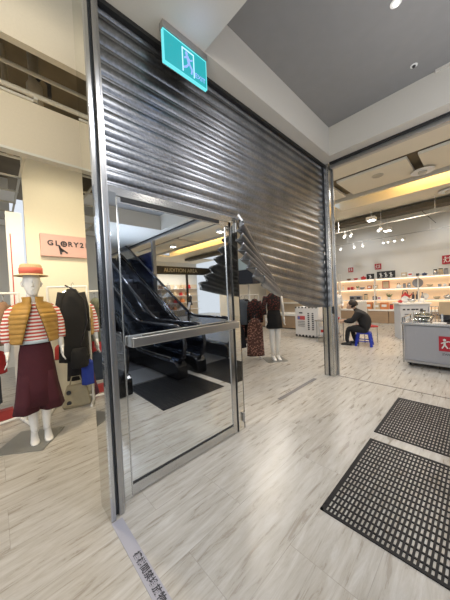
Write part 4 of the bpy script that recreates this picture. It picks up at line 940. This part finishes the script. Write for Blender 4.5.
# ceiling fittings of the kitchenware shop
lampw = emis('lamp_white', (1.0, .96, .88), 3)
def spot_head():
    q = thing('track_spot', '', 'spotlight', (0, 0, 0), 0)
    MB().tube([(0, 0, 0), (0, 0, -.14)], .008, 6).build('stem', whitep, q)
    MB().tube([(.05, 0, -.12), (-.07, 0, -.19)], [.038, .045], 12).build('head', whitep, q, smooth=False)
    MB().tube([(-.071, 0, -.1905), (-.076, 0, -.1935)], [.036, .036], 12).build('lens', lampw, q)
    return q
proto = spot_head(); first = True
spots = [(8.7, 3.16, 3.40, 'white spotlight on the near track, leftmost beside the shutter post'), (8.7, 2.96, 3.40, 'white spotlight on the near track, second from the shutter post'), (8.7, 2.13, 3.40, 'white spotlight hanging right of the bright square lamp'), (10.6, 4.02, 3.30, 'far faint spotlight closest to the shutter post'),
         (10.6, 3.52, 3.30, 'far spotlight, second from the shutter post'), (10.6, 3.20, 3.30, 'far spotlight, third from the shutter post'), (10.6, 2.50, 3.30, 'first of the four far spotlights below the second bright lamp'), (10.6, 2.32, 3.30, 'second of the four far spotlights below the second bright lamp'),
         (10.6, 2.13, 3.30, 'third of the four far spotlights below the second bright lamp'), (10.6, 1.88, 3.30, 'rightmost of the far spotlights below the second bright lamp')]
for x, y, z, lb in spots:
    if first: q = proto; q.location = (x, y, z); q['label'] = lb; q['group'] = 'track spotlights in the kitchenware shop'; first = False
    else: q = dup(proto, (x, y, z), random.uniform(-.5, .5), lb, 'track spotlights in the kitchenware shop')
for a, b2, z, lb in (((8.7, 3.9), (8.7, .3), 3.40, 'near white lighting track in the kitchenware shop'), ((10.6, 4.3), (10.6, .6), 3.30, 'far white lighting track in the kitchenware shop')):
    q = thing('lighting_track', lb, 'lighting track', (a[0], a[1], z)); MB().beam((a[0], a[1], z + .01), (b2[0], b2[1], z + .01), .022, .016).build('rail', mat('track_grey', (.35, .33, .29), .6), q, **W)
    for k in (.15, .5, .85): px, py = a[0] + (b2[0] - a[0]) * k, a[1] + (b2[1] - a[1]) * k; MB().tube([(px, py, z + .02), (px, py, 4.72 if px > 9.66 else SZ)], .006, 5).build('hanger', whitep, q, **W)
for x, y, lb in ((8.60, 2.33, 'bright square ceiling lamp nearer the shutter post'), (9.9, 2.2, 'bright square ceiling lamp right of and beyond the first one'), (6.25, -3.0, 'ceiling lamp reflected in the door above the flap tip'), (6.25, -6.3, 'ceiling lamp reflected in the middle of the door')):
    zl = {8.60: 3.66, 9.9: 3.50}.get(x, SZ); q = thing('ceiling_lamp', lb, 'ceiling lamp', (x, y, zl)); (zl < SZ) and MB().tube([(0, 0, 0), (0, 0, (SZ if x < 9.3 else 4.75) - zl)], .01, 6).build('rod', whitep, q); MB().box(-.12, .12, -.12, .12, -.10, 0).build('housing', whitep, q); MB().box(-.09, .09, -.09, .09, -.106, -.10).build('lens', emis('lamp_bright', (1, .98, .92), 18), q)
for x, y, lb in ((6.60, .82, 'white round ceiling disc with spokes, by the yellow cove'), (8.5, .55, 'second white round ceiling disc at the right picture edge')):
    q = thing('ceiling_disc', lb, 'ceiling fixture', (x, y, SZ)); MB().lathe([(.13, -.05), (.20, -.05), (.20, -.035), (.13, -.035)], n=28).build('ring', whitep, q)
    m = MB()
    for k in range(3): a = PI * k / 3; m.beam((.17 * math.cos(a), .17 * math.sin(a), -.042), (-.17 * math.cos(a), -.17 * math.sin(a), -.042), .02, .012)
    m.build('spokes', whitep, q); MB().lathe([(.07, -.09), (.08, -.03), (.06, 0)], n=18).build('hub', tbar, q)
q = thing('ceiling_speaker', 'flat round grey speaker grille in the cream ceiling panel', 'speaker', (6.15, 1.52, SZ)); MB().lathe([(.10, -.012), (.115, -.004), (.115, 0)], n=24).build('ring', mat('speaker_rim', (.5, .46, .38), .6), q); MB().lathe([(.095, -.014), (.095, -.011)], n=24).build('grille', mat('speaker_grille', (.42, .38, .30), .7), q)
q = thing('hanging_rod', 'thin slanting dark rod hanging from the far ceiling edge', 'rod', (9.3, 1.35, 3.9)); MB().tube([(0, 0, 0), (.5, -.42, -.55)], .008, 5).build('rod', blackm, q)

# ================================================================== ESCALATORS (seen in the door's mirror)
navy = mat('navy_glass', (.010, .014, .040), .08, noise=.2, nscale=2)
tint = mat('tinted_glass', (.35, .42, .55), .03, trans=1.0)
esc_bl = mat('escalator_black', (.012, .012, .014), .18)
def escalator(xl, xr, y0l, y0r, label):
    q = thing('escalator', label, 'escalator', ((xl + xr) / 2, -.6, 0))
    YF, YB, SL = -1.6, -2.15, .62
    def zr(y, base):     # height along the run
        if y > YF: return base
        if y > YB: u = (YF - y) / (YF - YB); return base + SL * (YF - YB) * .5 * u * u
        return base + SL * (YF - YB) * .5 + SL * (YB - y)
    for X, y0 in ((xl, y0l), (xr, y0r)):
        ys = [y0 - .12 - .12 * i for i in range(56)]
        pts = [(X, y0 - .05, .30), (X, y0 + .07, .42), (X, y0 + .12, .62), (X, y0 + .08, .82), (X, y0 - .04, .92)] + [(X, y, zr(y, .94)) for y in ys]
        MB().tube(pts, .038, 10).build('handrail', blackg, q, smooth=True, **W)
        poly = [(y0 - .02, .28), (y0 + .06, .5), (y0 + .05, .75), (y0 - .08, .88)] + [(y, zr(y, .91)) for y in ys[::4]] + [(ys[-1], zr(ys[-1], .28))] + [(y, zr(y, .28)) for y in ys[::-4]]
        MB().prism(poly, 'x', X - .008, X + .008).build('balustrade', tint, q, **W)
        poly = [(y0 + .02, 0), (y0 + .02, .24), (y0 - .05, .30)] + [(y, zr(y, .31)) for y in ys[::4]] + [(ys[-1], zr(ys[-1], 0) - .3), (-2.6, 0)]
        MB().prism(poly, 'x', X - .11, X + .11).build('skirt', esc_bl, q, bevel=.02, **W)
        MB().tube([(X, y, zr(y, .325)) for y in ys[2:]], .013, 6).build('trim', mat('skirt_trim', (.38, .36, .30), .35, 1.0), q, **W)
    m = MB(); y = -1.25; k = 0
    while y > -7.2:
        z = max(0, round(zr(y, .0) / .2) * .2); m.box(xl + .11, xr - .11, y - .4, y, z - .2 if z > .01 else .0, z + .012); y -= .32
    m.build('steps', mat('step_metal', (.10, .10, .11), .4, .8), q, **W)
    MB().box(xl + .11, xr - .11, -1.25, -.44, 0, .016).build('comb_plate', mat('comb_metal', (.30, .30, .30), .35, .9, stretch=(60, 1, 1), noise=.3, nscale=4), q, **W)
    MB().box(xl + .13, xl + .17, -1.25, -.5, .016, .02).build('yellow_line', mat('yellow_line', (.5, .36, .05), .6), q, **W)
    return q
escalator(1.40, 2.40, -.10, -.05, 'left-hand black escalator reflected in the mirror door')
escalator(2.86, 3.97, -.08, -.42, 'right-hand black escalator reflected farther off in the mirror door')
q = thing('notice_stand', 'white notice board tilted on a stand beside the escalator, mirrored in the door', 'notice', (4.48, -2.78, 0), math.radians(-65))
MB().tube([(0, 0, 0), (0, 0, .92)], .02, 8).build('pole', blackm, q); MB().lathe([(.15, 0), (.15, .02)], n=20).build('base', blackm, q)
pn = MB().box(-.15, .15, -.012, .012, -.2, .2).build('board', mat('notice_white', (.78, .78, .82), .5), q, bevel=.01); pn.location = (0, 0, 1.08); pn.rotation_euler = (math.radians(-20), 0, 0)
m = MB()
for z in (.1, .05, 0, -.05): m.box(-.08, .08, .0125, .015, z, z + .012)
m.box(-.11, .11, .0125, .015, -.17, -.13)
m.build('print', ink, pn)
q = thing('glazed_screen', 'dark blue shopfront screen beyond the escalators in the door reflection', 'screen', (4.26, -6.0, 0))
MB().box(4.24, 4.28, -7.6, -4.5, 0, 3.15).build('pane', mat('dark_blue_pane', (.012, .016, .05), .15), q, **W)
MB().box(4.20, 4.32, -4.50, -4.38, 0, 3.62).build('post', steel_dull, q, **W)
q = thing('shop_fascia', 'black fascia board with faint lettering in the door reflection', 'sign', (8.2, -8.3, 2.9))
MB().box(4.4, 11.3, -8.36, -8.26, 2.72, 3.16).build('board', mat('fascia_black', (.02, .02, .022), .4), q, **W)
for x in (4.45, 8.35): MB().box(x - .06, x + .06, -8.36, -8.28, 0, 2.72).build('post', blackm, q, **W)
text('lettering', 'AUDITION AREA', .30, mat('fascia_letter', (.45, .43, .38), .5), q, (1, 0, 0), (0, 0, 1), (7.95, -8.25, 2.94), .004)
sf = thing('display_shelf', 'lit display shelving behind the black fascia in the door reflection', 'shelving', (8, -11.3, 0))
MB().box(5.2, 11.4, -11.5, -11.45, .0, 2.3).build('back_panel', mat('peach_panel', (.72, .58, .42), .7), sf, **W)
for z in (.5, 1.0, 1.5, 2.0): MB().box(5.2, 11.4, -11.45, -11.1, z - .03, z).build('shelf', whitep, sf, **W)
cl = ['dark', 'white', 'beige', 'brown', 'white', 'red', 'grey', 'dark', 'orange', 'white']
gl = {.5: 'lowest', 1.0: 'second', 1.5: 'third', 2.0: 'top'}
for j, z in enumerate((.5, 1.0, 1.5, 2.0)):
    for i in range(9):
        c_ = cl[(i * 3 + j * 7) % 10]
        ware('bag', c_, 5.9 + i * .56 + .1 * (j % 2), -11.27, z, f'{c_} handbag on the {gl[z]} shelf seen in the mirror door', 1.1 + .15 * ((i + j) % 3), f'{c_} handbags on the {gl[z]} reflected shelf')
for x, y, lb, s_ in ((6.9, -9.3, 'white bust display nearest the black post in the mirror door', 1), (7.7, -9.8, 'second white bust display in the mirror door', 1.05), (9.4, -9.6, 'white bust display right of the black post in the mirror door', 1)):
    q = thing('bust_display', lb, 'display bust', (x, y, 0)); MB().lathe([(.15, 0), (.15, .02), (.02, .03), (.02, .95)], n=14).build('stand', blackm, q)
    MB().loft([ell(0, 0, z, rx, ry, 16) for z, rx, ry in ((.95, .13, .09), (1.15, .11, .08), (1.35, .16, .1), (1.48, .14, .07), (1.54, .05, .05), (1.62, .045, .045))]).build('torso', mann, q, smooth=True)
    MB().loft([ell(0, 0, z, rx, ry, 16) for z, rx, ry in ((.85, .19, .14), (1.15, .13, .1), (1.38, .175, .115), (1.48, .10, .07))]).build('garment', cm('beige' if s_ > 1 else 'dark'), q, smooth=True)
